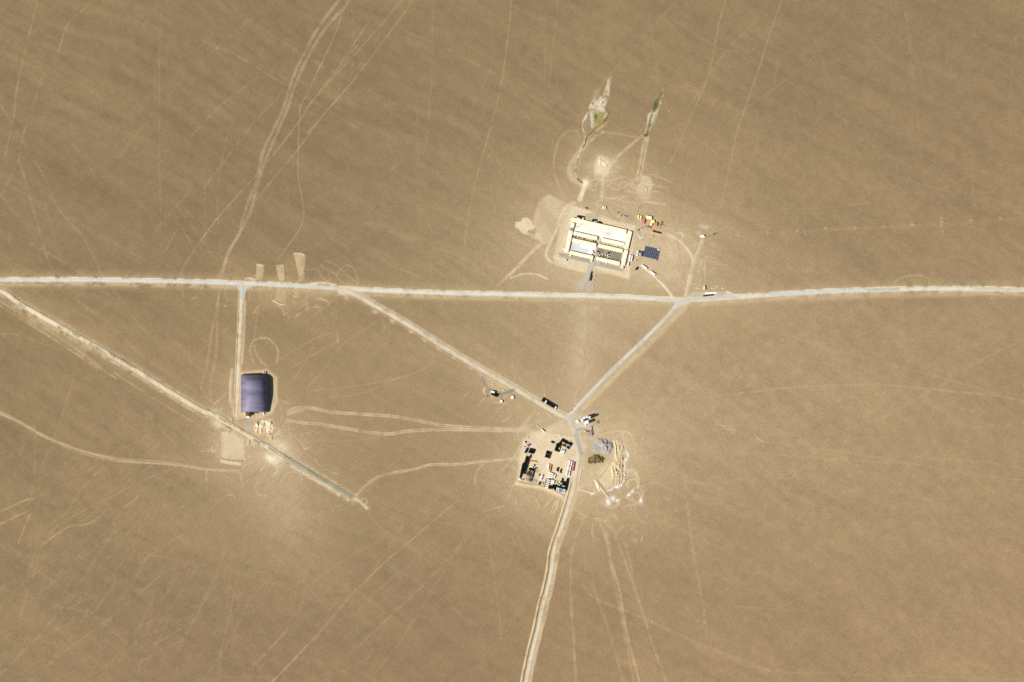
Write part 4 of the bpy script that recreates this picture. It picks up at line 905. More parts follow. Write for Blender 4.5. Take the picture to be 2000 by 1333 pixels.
# ---- vehicles
def wheels(r, L, W, xs, rr=.52):
    me = MB().cyl((0, -.18, 0), (0, .18, 0), rr, n=12).mesh('wheel', M['tyre'])
    for x in xs:
        for s in (-1, 1): o = link('wheel', me, r); o.location = (x, s*(W/2-.24), rr)
def truck(kind='tarp', cab='olive', body='black', L=9.5, W=2.7, H=3.3, name='truck'):
    r = empty(name); cl = 2.1
    MB().box(0, 0, .55, L-.4, W*.5, .35).build('chassis', M['chassis'], r)
    c = MB().box(L/2-cl/2, 0, .75, cl, W*.96, 1.0).box(L/2-cl/2-.12, 0, 1.75, cl-.24, W*.93, .95, .86, .9, -.08).build('cab', M[cab], r)
    MB().box(L/2-.16, 0, 1.78, .08, W*.8, .75, 1, .9, -.2).build('windscreen', M['glass'], c)
    bl = L-cl-.35; bx = -L/2+bl/2+.05
    if kind == 'tarp':
        w = W/2; b = MB().prism([(-w, 1.0), (w, 1.0), (w, H-.5), (w*.6, H-.06), (0, H), (-w*.6, H-.06), (-w, H-.5)], bx-bl/2, bx+bl/2)
        for k in range(4):
            x = bx-bl/2+bl*(k+.5)/4; b.prism([(-w-.03, 1.0), (w+.03, 1.0), (w+.03, H-.48), (w*.6, H-.0), (0, H+.06), (-w*.6, H-.0), (-w-.03, H-.48)], x-.06, x+.06)
        b.build('cargo_cover', M[body], r)
    elif kind == 'box':
        MB().box(bx, 0, 1.0, bl, W, H-1.0).box(bx, 0, H, bl*.96, W*.94, .05).build('cargo_box', M[body], r)
    elif kind == 'flat':
        MB().box(bx, 0, 1.0, bl, W, .18).build('deck', M[body], r)
        MB().box(bx+bl/2-.1, 0, 1.18, .12, W, .9).build('headboard', M[cab], r)
    elif kind == 'load':
        MB().box(bx, 0, 1.0, bl, W, .18).build('deck', M['chassis'], r)
        b = MB()
        for k in range(5): b.box(bx-bl*.4+k*bl*.2, R.uniform(-.2, .2), 1.18, bl*.17, W*R.uniform(.6, .95), R.uniform(.7, 1.7), .8, .8)
        b.build('load', M[body], r)
    elif kind == 'tank':
        MB().cyl((bx-bl/2, 0, 1.95), (bx+bl/2, 0, 1.95), W*.45, n=14).box(bx, 0, 2.95+.1, bl*.6, .5, .1).build('tank', M[body], r)
    elif kind == 'dump':
        w = W/2; MB().box(bx, 0, 1.0, bl, W, .2).box(bx, w-.06, 1.2, bl, .12, 1.1).box(bx, -w+.06, 1.2, bl, .12, 1.1).box(bx-bl/2+.06, 0, 1.2, .12, W-.26, 1.1).box(bx+bl/2-.06, 0, 1.2, .12, W-.26, 1.4).build('tipper_body', M[body], r)
    elif kind == 'mixer':
        MB().cyl((bx-bl*.35, 0, 2.7), (bx+bl*.05, 0, 2.3), .75, 1.3, 14).cyl((bx+bl*.05, 0, 2.3), (bx+bl*.4, 0, 2.0), 1.3, .8, 14).build('mixer_drum', M[body], r)
    elif kind == 'crane':
        MB().box(bx, 0, 1.0, bl, W, .35).build('deck', M[body], r)
        MB().box(bx-bl*.18, 0, 1.35, 2.4, W*.9, 1.2, .9, .9).build('turret', M[body], r)
        MB().box(bx+bl*.3, 0, 2.35, L*.82, .75, .75).box(bx+bl*.3+L*.43, 0, 2.42, L*.1, .5, .6).build('boom', M[body], r)
    wheels(r, L, W, [L/2-1.3, -L/2+1.3, -L/2+2.6])
    return r
def bus(body='white', L=10.5, W=2.7, H=3.1, name='bus'):
    r = empty(name)
    MB().box(0, 0, .5, L, W, H-.6).box(0, 0, H-.1, L*.97, W*.9, .1, .98, .9).build('body', M[body], r)
    for s in (-1, 1): MB().box(0, s*(W/2+.01), 1.5, L*.9, .04, .8).build('window', M['glass'], r)
    MB().box(L/2+.01, 0, 1.3, .04, W*.86, 1.2).build('windscreen', M['glass'], r)
    for x in (-.25, .25): MB().box(x*L, 0, H, 1.0, .9, .16).build('roof_hatch', M['cream'], r)
    wheels(r, L, W, [L*.3, -L*.3], .48)
    return r
def car(body='white', L=4.8, W=1.9, name='car'):
    r = empty(name)
    b = MB().box(0, 0, .35, L, W, .6, .97, .94).build('body', M[body], r)
    MB().box(-.2, 0, .95, L*.58, W*.9, .6, .8, .86).build('cabin', M['glass'], r)
    MB().box(-.2, 0, 1.551, L*.46, W*.76, .04).build('roof', M[body], r)
    wheels(r, L, W, [L*.31, -L*.31], .33)
    return r
def trailer(body='white', L=12, W=2.7, H=2.9, name='trailer'):
    r = empty(name)
    MB().box(0, 0, .9, L, W, H-.9).box(0, 0, H, L*.98, W*.96, .06, .98, .9).build('body', M[body], r)
    MB().box(0, 0, .6, L*.9, W*.4, .28).build('chassis', M['chassis'], r)
    b = MB()
    for k in range(int(L/1.2)): b.box(-L/2+.6+k*1.2, 0, H+.06, .08, W*.92, .05)
    b.build('roof_bow', M[body], r)
    wheels(r, L, W, [-L*.38, -L*.27, L*.36], .48)
    return r
def container(body='pale_yellow', L=6.2, W=2.5, H=2.6, name='container'):
    r = empty(name); b = MB().box(0, 0, .12, L, W, H-.12)
    for k in range(9):
        for s in (-1, 1): b.box(-L/2+L*(k+.5)/9, s*(W/2+.02), .25, .25, .05, H-.4)
    b.build('body', M[body], r); MB().box(0, 0, H, L*.98, W*.96, .04).build('roof', M[body], r)
    for s in (-1, 1): MB().box(-L/2-.03, s*W*.24, .2, .06, W*.44, H-.35).build('door', M[body], r)
    MB().box(L/2+.03, 0, .1, .06, W, .2).build('end_rail', M['chassis'], r)
    return r
def loader(body='yellow', L=7.5, name='wheel_loader'):
    r = empty(name)
    MB().box(-L*.22, 0, .9, L*.4, 1.9, 1.2, .9, .85).build('engine_cover', M[body], r)
    MB().box(L*.02, 0, 1.0, 1.5, 1.6, 2.0, .85, .85).build('cab', M['glass'], r)
    MB().box(L*.02, 0, 3.02, 1.5, 1.6, .1).build('roof', M[body], r)
    MB().box(L*.26, .6, 1.1, L*.3, .25, .3).box(L*.26, -.6, 1.1, L*.3, .25, .3).build('lift_arm', M[body], r)
    MB().prism([(-1.5, .2), (1.5, .2), (1.5, .3), (-1.5, .3)], L*.36, L*.5).box(L*.38, 0, .3, .15, 3.0, 1.1).box(L*.43, 1.45, .3, .9, .1, .8).box(L*.43, -1.45, .3, .9, .1, .8).build('bucket', M[body], r)
    wheels(r, L, 2.7, [L*.18, -L*.25], .75)
    return r
PROTO = {}
def place(builder, args, c, ang, label, cat, group=None, name=None, z=0.15, **kw):
    key = (builder.__name__, args, tuple(sorted(kw.items())), name)
    if key in PROTO: r = copy_tree(PROTO[key])
    else:
        r = builder(*args, **(dict(kw, name=name) if name else kw)); PROTO[key] = r
    r.location = wp(c, z); r.rotation_euler = (0, 0, rad(ang)); r['label'] = label; r['category'] = cat
    if group: r['group'] = group
    elif 'group' in r: del r['group']
    return r
def row(z, p0, p1, n, ang, specs, label, cat, group, name='truck', jit=.3):
    for k in range(n):
        t = k/(n-1) if n > 1 else 0
        c = zp(z, p0[0]+(p1[0]-p0[0])*t, p0[1]+(p1[1]-p0[1])*t); c = (c[0]+R.uniform(-jit, jit), c[1]+R.uniform(-jit, jit))
        b, args, kw, adj = specs[k % len(specs)]
        place(b, args, c, ang+R.gauss(0, .8), label(k, adj), cat, group, name=name, **kw)

# ---- north camp vehicles
V_ = 77.2
G1 = 'vehicles at the north camp'
place(bus, ('white', 10.6, 2.5), zp(ZA, 1112, 842), V_, 'long white bus just east of the camp, the western of the pair', 'bus', 'white buses east of the camp')
place(bus, ('white', 10.6, 2.5), zp(ZA, 1140, 850), V_, 'long white bus just east of the camp, the eastern of the pair', 'bus', 'white buses east of the camp')
place(bus, ('white', 6.4), zp(ZA, 1088, 940), V_, 'short white minibus south of the pair of white buses', 'minibus', name='minibus')
place(truck, ('tarp', 'olive', 'black', 6.6), zp(ZA, 1209, 1000), 52, 'small black covered truck standing alone south-west of the solar panels', 'truck')
place(trailer, ('white', 11.2, 3.0), zp(ZD, 258, 814), -33, 'white semi-trailer beside the side road, nearer the solar panels', 'trailer', 'white semi-trailers by the side road')
place(trailer, ('white', 11.2, 3.0), zp(ZD, 366, 892), -36, 'white semi-trailer on the side road, farther from the solar panels', 'trailer', 'white semi-trailers by the side road')
for k, (x, y) in enumerate(((646, 912), (668, 924))):
    place(car, ('white',), zp(ZA, x, y), V_, ['white car on the parking apron, nearest the entrance drive', 'white car parked second from the entrance drive on the apron'][k], 'car', 'cars on the parking apron')
place(car, ('white',), zp(ZA, 774, 934), V_, 'white car parked alone midway along the east parking apron', 'car', 'cars on the parking apron')
place(car, ('red',), zp(ZA, 640, 752), V_, 'bright red car on the central drive between the yards', 'car')
place(truck, ('load', 'rust', 'rust', 7.2, 2.8), zp(ZA, 552, 1072), V_-4, 'rust red truck waiting on the access drive behind a green one', 'truck')
place(truck, ('tarp', 'navy', 'green', 10.5, 2.9), zp(ZA, 540, 1140), V_+180, 'dark green covered truck with blue cab on the access drive', 'truck')
place(loader, ('pale_yellow', 6.0), zp(ZA, 190, 874), -14, 'pale yellow loader south of the west parking apron', 'loader')
place(container, ('white', 5.2, 2.4), zp(ZK, 965, 432), 82, 'cream container north of the camp, the western of two', 'container', 'cream containers north of the camp')
place(container, ('pale_yellow', 5.2, 2.4), zp(ZK, 1030, 440), 82, 'pale yellow container north of the camp, the eastern of two', 'container', 'cream containers north of the camp')
place(car, ('brown', 5.0, 2.0), zp(ZK, 430, 450), -28, 'brown car parked north of the camp behind the low bank', 'car')
place(truck, ('tarp', 'olive', 'black', 8.0), zp(ZK, 180, 725), -8, 'black covered truck behind the north barrack, north of the white one', 'truck', 'dark trucks behind the north barrack')
place(truck, ('box', 'white', 'white', 6.6), zp(ZK, 172, 795), -10, 'low white truck against the wall of the north barrack', 'truck', 'dark trucks behind the north barrack')
place(truck, ('box', 'olive', 'white_blue', 6.8), zp(ZK, 310, 780), 82, 'bluish white box truck at right angles behind the north barrack', 'truck', 'dark trucks behind the north barrack')
place(truck, ('tarp', 'olive', 'black', 7.0), zp(ZK, 250, 765), 82, 'black covered truck squeezed beside the bluish white box truck', 'truck', 'dark trucks behind the north barrack')
place(truck, ('tarp', 'olive', 'black', 9.5), zp(ZK, 680, 850), -6, 'black covered truck north-west in the cluttered group behind the barrack', 'truck', 'dark trucks behind the north barrack')
place(truck, ('load', 'white', 'black', 7.0), zp(ZK, 650, 885), -14, 'white cabbed truck with black load in the cluttered group behind the barrack', 'truck', 'dark trucks behind the north barrack')
place(truck, ('flat', 'navy', 'white_blue', 6.0), zp(ZK, 745, 905), -60, 'blue cabbed flatbed at an angle behind the north barrack', 'truck', 'dark trucks behind the north barrack')
place(truck, ('tarp', 'olive', 'black', 8.0), zp(ZK, 850, 925), -22, 'black covered truck at the east end of the cluttered group', 'truck', 'dark trucks behind the north barrack')

# clutter in the yards: crates, timber and stacked goods
TENS = ['', '', 'twenty', 'thirty', 'forty', 'fifty']
def nth(k):     # 0-based
    o = ORD+['fourteenth', 'fifteenth', 'sixteenth', 'seventeenth', 'eighteenth', 'nineteenth']
    if k < 19: return o[k]
    t, u = divmod(k+1, 10)
    return (TENS[t][:-1]+'ieth') if u == 0 else TENS[t]+'-'+ORD[u-1]
CN = dict(brown='brown', rust='rust red', chassis='dark grey', white='white', steel='grey', black='black', cream='cream', olive='dark olive', white_blue='bluish white', red='red', pink='faded red', concrete='pale grey')
def crates(name, pts, label, cat, mats, s=(1.0, 2.4), h=(.6, 1.6), grp=None):
    for k, (x, y) in enumerate(sorted(pts)):
        sx, sy, hh = R.uniform(*s), R.uniform(*s), R.uniform(*h); a = R.choice([UA, VA_])+R.gauss(0, 9)
        o = MB().box(0, 0, 0, sx, sy, hh, .98, .98).box(0, 0, hh, sx*.9, sy*.2, .08).box(0, sy*.3, hh, sx*.9, sy*.15, .08).box(0, -sy*.3, hh, sx*.9, sy*.15, .08).build(name, M[mats[k % len(mats)]])
        o.location = wp((x, y), .14); o.rotation_euler = (0, 0, rad(a)); tag(o, '{} {}{}'.format(CN[mats[k % len(mats)]], label, ', '+nth(k)+' from the west' if len(pts) > 1 else ''), cat, grp)
def scatter(z, quad, n):
    q = [zp(z, *p) for p in quad]; out = []
    for _ in range(n):
        u, v = R.random(), R.random(); out.append(tuple((q[0][i]*(1-u)+q[1][i]*u)*(1-v)+(q[3][i]*(1-u)+q[2][i]*u)*v for i in (0, 1)))
    return out
CR = ['brown', 'rust', 'chassis', 'white', 'steel', 'black', 'brown', 'cream']
crates('stacked_goods', scatter(ZA, ((295, 520), (480, 560), (476, 592), (290, 548)), 30), 'crate between the west barracks', 'crate', CR, grp='crates between the west barracks')
crates('stacked_goods', scatter(ZA, ((660, 755), (850, 800), (845, 850), (655, 808)), 46)+scatter(ZA, ((780, 760), (830, 770), (840, 830), (790, 820)), 12), 'crate in the brown rubble yard', 'crate', ['white', 'steel', 'black', 'brown', 'rust', 'white', 'olive', 'cream'], grp='crates in the brown rubble yard')
crates('stacked_goods', scatter(ZA, ((580, 590), (640, 600), (636, 622), (576, 612)), 5), 'crate beside the central drive', 'crate', ['rust', 'brown'], grp='crates beside the central drive')
crates('stacked_goods', scatter(ZA, ((555, 720), (600, 735), (590, 800), (560, 795)), 7), 'crate on the edge of the white west yard', 'crate', ['rust', 'cream', 'red', 'white'], grp='crates at the edge of the white west yard')
crates('stacked_goods', scatter(ZA, ((680, 610), (1000, 680), (1000, 696), (680, 626)), 16), 'crate between the east barracks', 'crate', ['brown', 'cream', 'white', 'steel'], s=(.8, 1.6), grp='crates between the east barracks')
crates('stacked_goods', scatter(ZA, ((940, 170), (1075, 235), (1065, 262), (925, 205)), 26), 'scrap crate in the pit north of the camp', 'scrap', ['black', 'brown', 'steel', 'cream'], s=(.8, 2.2), h=(.4, 1.4), grp='scrap in the pit north of the camp')
crates('stacked_goods', scatter(ZR, ((480, 560), (660, 580), (650, 630), (480, 600)), 14), 'scrap piece beside the cabins', 'scrap', ['black', 'brown', 'steel', 'rust', 'white'], s=(.8, 2.0), h=(.4, 1.5), grp='scrap beside the cabins')
crates('stacked_goods', [zp(ZR, 222, 700), zp(ZR, 375, 605), zp(ZR, 320, 635), zp(ZR, 720, 905), zp(ZR, 570, 1030), zp(ZR, 380, 815)], 'lone crate between cabins and solar panels', 'crate', ['brown', 'pink', 'steel', 'white', 'concrete', 'steel'], s=(1.4, 2.2), grp='lone crates east of the camp')
for k, (x, y, a, L) in enumerate(((205, 885, -35, 3.4), (255, 915, -30, 3.6), (290, 990, 30, 6.0), (370, 930, -40, 4.2))):
    o = MB().box(0, 0, 0, L, 2.0, .9).box(0, 0, .9, L*.9, .3, .2).build('steel_skip', M['white_blue']); o.location = wp(zp(ZR, x, y), .05); o.rotation_euler = (0, 0, rad(a))
    tag(o, ['pale blue-grey skip, westernmost of the loose group', 'pale blue-grey skip, second from the west in the loose group', 'longest pale blue-grey skip of the group', 'easternmost pale blue-grey skip of the group'][k], 'skip', 'pale skips north of the solar panels')

# ---- solar field
def solar(c, nx_, ny_, label, grp):
    r = tag(empty('solar_table', c, rad(UA)), label, 'solar table', grp)
    pw, ph = 1.6, 1.9
    me = MB().box(0, 0, 0, pw-.07, ph-.14, .05).mesh('solar_panel', M['panel'])
    tl = rad(10)
    for i in range(nx_):
        for j in range(ny_):
            o = link('solar_panel', me, r); x = (i-(nx_-1)/2)*pw; o.location = (x, (j-(ny_-1)/2)*ph, 1.25+x*math.tan(-tl)*-1); o.rotation_euler = (0, -tl, 0)
    f = MB()
    for j in range(ny_+1): f.box(0, (j-ny_/2)*ph, 1.08, nx_*pw, .12, .08)
    for s in (-1, 1):
        for j in range(0, ny_+1, 3): f.box(s*pw*.7, (j-ny_/2)*ph, 0, .12, .12, 1.1)
    f.build('frame', M['frame'], r)
    return r
for k in range(6):
    x = 655+ (k+.5)*(1062-655)/6; y = 350+(k+.5)*(442-350)/6-3
    cx_ = 622+(k+.5)*69.5; cy_ = 352+(k+.5)*16.5
    solar(wp(zp(ZE, cx_, cy_)), 2, 11, ORD[k]+' row of dark blue solar panels counted from the west', 'rows of solar panels')
solar(wp(zp(ZE, 1070, 497)), 2, 10, 'detached paler row of solar panels on the east side', 'rows of solar panels')
o = MB().box(0, 0, 0, 3.6, 2.2, 1.6).box(0, 0, 1.6, 3.8, 2.4, .1).build('equipment_cabinet', M['white']); o.location = wp(zp(ZE, 1100, 297), .05); o.rotation_euler = (0, 0, rad(UA)); tag(o, 'white equipment cabinet at the north end of the detached solar row', 'cabinet')
# tanks beside the panels
def tank(c, r_, h, label, m='white', grp='white tanks west of the solar panels', name='water_tank'):
    r = tag(empty(name, wp(c, .05)), label, 'tank', grp)
    MB().cyl((0, 0, 0), (0, 0, h), r_, n=20).build('body', M[m], r); MB().cyl((0, 0, h), (0, 0, h+.5), r_*1.02, r_*.2, 20).build('roof', M[m], r)
    MB().box(r_+.05, 0, 0, .1, .5, h).build('ladder', M['steel'], r)
    return r
tank(zp(ZE, 422, 378), 1.9, 4.2, 'white round tank, north of the pair beside the solar panels')
tank(zp(ZE, 402, 482), 1.9, 4.2, 'white round tank, south of the pair beside the solar panels')
for k, (x, y, sx, sy, h, mm) in enumerate(((480, 445, 4.2, 1.6, 3.6, 'white'), (512, 470, 4.0, 1.7, 4.0, 'white'), (540, 400, 3.6, 4.0, 3.4, 'black'), (545, 490, 2.6, 3.6, 3.4, 'black'), (460, 385, 2.0, 3.0, 3.2, 'black'), (470, 490, 2.4, 1.8, 3.0, 'black'))):  # the black boxes stand in for dark shadows beside the tanks
    r = tag(empty('generator', wp(zp(ZE, x, y), .05), rad(55 if mm == 'white' else UA)), ['slanting white generator housing nearer the round tanks', 'slanting white generator housing nearer the solar panels', 'black box for the shadow touching the first row of panels, northern', 'black box for the shadow touching the first row of panels, southern', 'small black box for the shadow of the northern white tank', 'small black box for the shadow of the southern white tank'][k], 'generator', 'generators between the tanks and panels')
    MB().box(0, 0, 0, sx, sy, h).build('housing', M[mm], r); MB().box(0, 0, h, sx*.5, sy*.5, .25).build('exhaust_hood', M['steel'], r)
crates('stacked_goods', [zp(ZE, 412, 640), zp(ZE, 455, 592), zp(ZE, 530, 605)], 'crate south of the white round tanks', 'crate', ['brown', 'cream', 'steel'], s=(1.2, 2), grp='crates south of the tanks')

# ---- cabins and machines north of the panels
place(container, ('pale_yellow', 7.4, 2.6), zp(ZR, 205, 250), 77, 'pale yellow container, western of the two beside the red cabin', 'container', 'pale yellow containers by the red cabin')
place(container, ('pale_yellow', 7.4, 2.6), zp(ZR, 290, 275), 77, 'pale yellow container, eastern of the two beside the red cabin', 'container', 'pale yellow containers by the red cabin')
hut('cabin', zp(ZR, 398, 325), 5.6, 2.8, 3.0, -14, 'pink', 'pink', 'small faded red cabin on the north end of the larger one', 'cabin', .12)
hut('cabin', zp(ZR, 372, 425), 6.0, 7.2, 3.0, -12, 'pink', 'pink', 'large faded red cabin east of the yellow containers', 'cabin', .06)
hut('cabin', zp(ZR, 575, 275), 11.2, 6.0, 3.2, -10, 'cream', 'cream', 'wide cream cabin, northernmost of the cabins', 'cabin', .05)
hut('cabin', zp(ZR, 708, 415), 6.6, 5.6, 3.0, -8, 'pale_yellow', 'pale_yellow', 'pale yellow cabin between the cream and the red one', 'cabin', .04)
hut('cabin', zp(ZR, 655, 510), 3.6, 5.2, 3.0, -8, 'pale_yellow', 'pale_yellow', 'narrow pale yellow cabin attached south of the wider one', 'cabin', .04)
hut('cabin', zp(ZR, 825, 510), 4.4, 7.2, 3.0, -12, 'pink', 'pink', 'narrow faded red cabin beside the yellow crane', 'cabin', .08)
def mast_crane(c, ang, label):
    r = tag(empty('crawler_crane', wp(c), rad(ang)), label, 'crane')
    for s in (-1, 1): MB().box(0, s*1.5, 0, 5.2, .8, 1.0, .9, 1).build('track', M['tyre'], r)
    MB().box(-.8, 0, 1.0, 5.2, 2.9, 2.0, .9, .9).build('body', M['yellow'], r); MB().box(1.8, .9, 1.2, 1.5, 1.1, 1.7, .85, .85).build('cab', M['glass'], r)
    b = MB(); p0 = Vector((2.0, 0, 1.8)); p1 = Vector((11.5, 0, 15.0))
    for sx, sy in ((-.35, -.4), (.35, -.4), (.35, .4), (-.35, .4)): b.cyl(p0+Vector((sx, sy, 0)), p1+Vector((sx*.4, sy*.4, 0)), .16, .12, 6)
    for k in range(14):
        t = (k+.5)/14; q = p0.lerp(p1, t); b.box(q.x, 0, q.z, .9*(1-.5*t), .9*(1-.5*t), .12)
    b.build('boom', M['yellow'], r); MB().cyl(p1, p1-Vector((0, 0, 9)), .05, n=6).build('hoist_rope', M['chassis'], r); MB().box(p1.x, 0, 5.3, .6, .6, .8).build('hook_block', M['yellow'], r)
    return r
mast_crane(zp(ZR, 985, 480), 243, 'yellow crane with its long boom raised over the orange truck')
place(truck, ('load', 'orange', 'rust', 18.0, 2.9), zp(ZR, 845, 780), 166, 'long orange cabbed truck with rust red load under the crane boom', 'truck')
crates('stacked_goods', scatter(ZR, ((920, 590), (1000, 600), (1010, 640), (930, 640)), 5), 'steel part lying at the foot of the yellow crane', 'steel part', ['steel', 'white_blue'], s=(1.0, 2.2), grp='steel parts under the crane')

# ---- mast hut, weighbridge, poles
hut('equipment_hut', (1371.8, 462.2), 7.4, 5.4, 2.9, -2, 'white', 'white', 'white equipment hut at the foot of the tall mast', 'hut')
r = tag(empty('radio_mast', (376.3, 200.6, 0)), 'tall thin radio mast standing by the white equipment hut', 'mast')
b = MB(); Hm = 26
for k in range(3):
    a = k*2.094; b.cyl((math.cos(a)*.75, math.sin(a)*.75, 0), (math.cos(a)*.3, math.sin(a)*.3, Hm), .09, .07, 6)
for k in range(20):
    z = k*Hm/20; q = .75-.45*z/Hm
    for j in range(3): a, a2 = j*2.094, (j+1)*2.094; q2 = .75-.45*(z+1.3)/Hm; b.cyl((math.cos(a)*q, math.sin(a)*q, z), (math.cos(a2)*q2, math.sin(a2)*q2, z+1.3), .05, n=4)
b.build('lattice', M['steel'], r)
for k in range(6): a = k*math.pi/3; MB().box(math.cos(a)*.8, math.sin(a)*.8, 19.6+(k % 2)*3, .35, .5, 2.6, rz=a).build('antenna', M['white'], r)
MB().cyl((0, 0, 18.6), (0, 0, 18.8), 1.5, n=16).cyl((0, 0, 25), (0, 0, 28), .06, n=6).build('platform', M['steel'], r)
place(container, ('white_blue', 7.2, 3.4, 3.0), (1375.2, 562.6), 86, 'white cabin with bluish roof beside the main road, north of the weighbridge', 'cabin', name='cabin')
r = tag(empty('weighbridge', wp((1388.5, 573.0), .3), rad(2)), 'long white weighbridge deck beside the main road', 'weighbridge')
MB().box(0, 0, 0, 23, 3.3, .35).build('deck', M['plastic'], r)
for s in (-1, 1): MB().box(0, s*1.55, .35, 23, .12, .2).build('kerb', M['white'], r)
place(truck, ('load', 'black', 'brown', 19.5, 2.7), (1383.0, 577.6), 6.5, 'long brown loaded truck with black cab next to the weighbridge', 'truck', z=.3)
def pole(c, h, label, grp, head=False, arm=True):
    r = tag(empty('lamp_post' if head else 'utility_pole', wp(c)), label, 'lamp post' if head else 'utility pole', grp)
    MB().cyl((0, 0, 0), (0, 0, h), .22, .14, 8).build('pole', M['concrete'], r)
    if head:
        MB().box(0, 0, h, 1.5, 1.5, .35, .8, .8).build('lamp_head', M['white'], r); MB().box(0, 0, 0, 1.2, 1.2, .5).build('base', M['white'], r)
    else:
        MB().box(0, 0, h-.8, .16, 2.4, .16).build('crossarm', M['brown'], r); MB().box(0, 0, h-1.6, .4, .4, .5).build('insulator', M['white'], r)
    return r
for k, (x, y) in enumerate(POLES):
    pole(zp(T3, x, y), 9, ORD[k]+' utility pole of the line running east, counted from the mast', 'utility poles running east from the mast')
for k, (x, y) in enumerate(((1283, 1050), (1283, 1012))): pole(zp(T3, x, y), 7, ['southern', 'northern'][k]+' stay pole beside the eighth utility pole', 'stay poles')
for k, (x, y, l_) in enumerate(((1025, 300, 'west of the white cabin by the weighbridge'), (1375, 300, 'just east of the white cabin by the weighbridge'), (1630, 300, 'farthest east of the three by the weighbridge'))):
    pole(zp(ZJ, x, y), 4.0, 'low white lamp post '+l_, 'lamp posts by the weighbridge', head=True)
LPG = 'lamp posts around the vehicle park'
for x, y, l_ in ((757, 292, 'west of the yellow cabbed trucks'), (860, 264, 'north of the yellow cabbed trucks'), (1010, 355, 'at the east end of the yellow cabbed trucks')):
    pole(zp(ZB, x, y), 4.6, 'white headed lamp post '+l_, LPG, head=True)
for x, y, l_ in ((415, 412, 'nearer the loop road bend'), (628, 525, 'nearer the white square hut')): pole(zp(ZG, x, y), 3.4, 'small white headed lamp post inside the guard post loop, '+l_, 'lamp posts inside the guard post loop', head=True)
for x, y, l_ in ((612, 1022, 'nearest the parking apron'), (614, 1098, 'midway down the drive'), (594, 1172, 'beside the green truck'), (580, 1250, 'nearest the main road')): pole(zp(ZA, x-8, y+6), 2.6, 'low white post along the access drive, '+l_, 'posts along the access drive', head=True)

# ---- guard post on the diagonal road
r = tag(empty('guard_building', wp(zp(ZG, 455, 612), .1), rad(-24)), 'guard building with broad black flat roof beside the dark gravel', 'building')
MB().box(0, 0, 0, 12.4, 5.2, 3.2).build('wall', M['concrete'], r); MB().box(0, 0, 3.2, 13.2, 6.0, .25).build('roof', M['black'], r); MB().box(-3, 2.64, .02, 1, .06, 2.1).build('door', M['door'], r)
for x in (-5, 1, 4): MB().box(x, 2.64, 1, 1.4, .06, 1.1).build('window', M['glass'], r)
r = tag(empty('canopy', wp(zp(ZG, 422, 566), .1), rad(-14)), 'white flat canopy roof over the lane beside the guard building', 'canopy')
MB().box(0, 0, 5.0, 7.8, 3.6, .3).build('roof', M['white'], r)
for sx in (-1, 1):
    for sy in (-1, 1): MB().box(sx*3.4, sy*1.4, 0, .25, .25, 5.0).build('column', M['steel'], r)
hut('guard_hut', zp(ZG, 808, 668), 4.6, 5.6, 3.0, -14, 'white', 'white', 'white rectangular hut east of the dark gravel loop', 'hut')
hut('guard_hut', zp(ZG, 592, 745), 4.4, 4.2, 3.0, -20, 'white', 'white', 'small square white hut at the end of the gravel spur', 'hut')
o = MB().box(0, 0, 0, 2, 1.4, 1).box(0, 0, 1, 1.6, 1.0, .3, .5, .5).build('rubbish_heap', M['olive']); o.location = wp(zp(ZG, 325, 635)); tag(o, 'small dark heap west of the guard building', 'heap')

# ---- row of trucks by the diagonal road
def tl(fmt): return lambda k, adj: fmt.format(ORD[k], adj)
TB = (truck, ('tarp', 'olive', 'black', 8.2, 2.4), {}, 'black covered')
TWc = (truck, ('tarp', 'olive', 'white', 8.2, 2.7), {}, 'white covered')
row(ZG, (1400, 708), (1655, 862), 9, 62, [TB, TB, TWc, TB, TB, TB, TB, TB, TWc], tl('{0} truck from the west in the row beside the diagonal road, {1}'), 'truck', 'trucks in the row beside the diagonal road', jit=.15)

# ---- vehicle park
# NE cluster, trucks side by side with pale cabs
specs = [(truck, ('tarp', c_, 'black', 7.2, 2.4), {}, a_) for c_, a_ in (('navy', 'navy'), ('pale_yellow', 'pale yellow'), ('white', 'white'), ('yellow', 'bright yellow'), ('white', 'white'), ('white_blue', 'bluish white'), ('blue', 'light blue'))]
row(ZB, (890, 340), (1040, 414), 7, 242, specs, tl('{0} truck from the west in the north-east rank, {1} cab, black cover'), 'truck', 'black trucks in the north-east rank')
row(ZB, (862, 372), (1012, 462), 6, 62, [(truck, ('tarp', 'black', 'black', 5.6, 2.5), {}, ''), (truck, ('load', 'rust', 'black', 5.6, 2.4), {}, '')], tl('{0} short dark truck from the west, nose out behind the north-east rank'), 'truck', 'short dark trucks behind the north-east rank')
row(ZB, (842, 408), (812, 505), 5, -22, [(truck, ('tarp', 'rust', 'black', 10.0, 2.7), {}, ''), (truck, ('tarp', 'olive', 'black', 10.0, 2.7), {}, ''), (truck, ('load', 'cream', 'black', 9.0, 2.7), {}, '')], tl('{0} black truck from the north in the stack beside the white trucks'), 'truck', 'black trucks in the stack beside the white trucks')
row(ZB, (880, 520), (928, 522), 3, 62, [(truck, ('box', 'white_blue', 'white', 8.6, 2.3), {}, '')], tl('{0} white box truck from the west beside the black stack'), 'truck', 'white box trucks beside the black stack', jit=.1)
row(ZB, (684, 528), (655, 610), 4, -20, [(truck, ('load', 'navy', 'black', 10.5, 2.6), {}, ''), (truck, ('tarp', 'olive', 'black', 10.5, 2.6), {}, ''), (truck, ('load', 'rust', 'black', 10.0, 2.6), {}, '')], tl('{0} black truck from the north in the isolated middle stack'), 'truck', 'black trucks in the isolated middle stack')
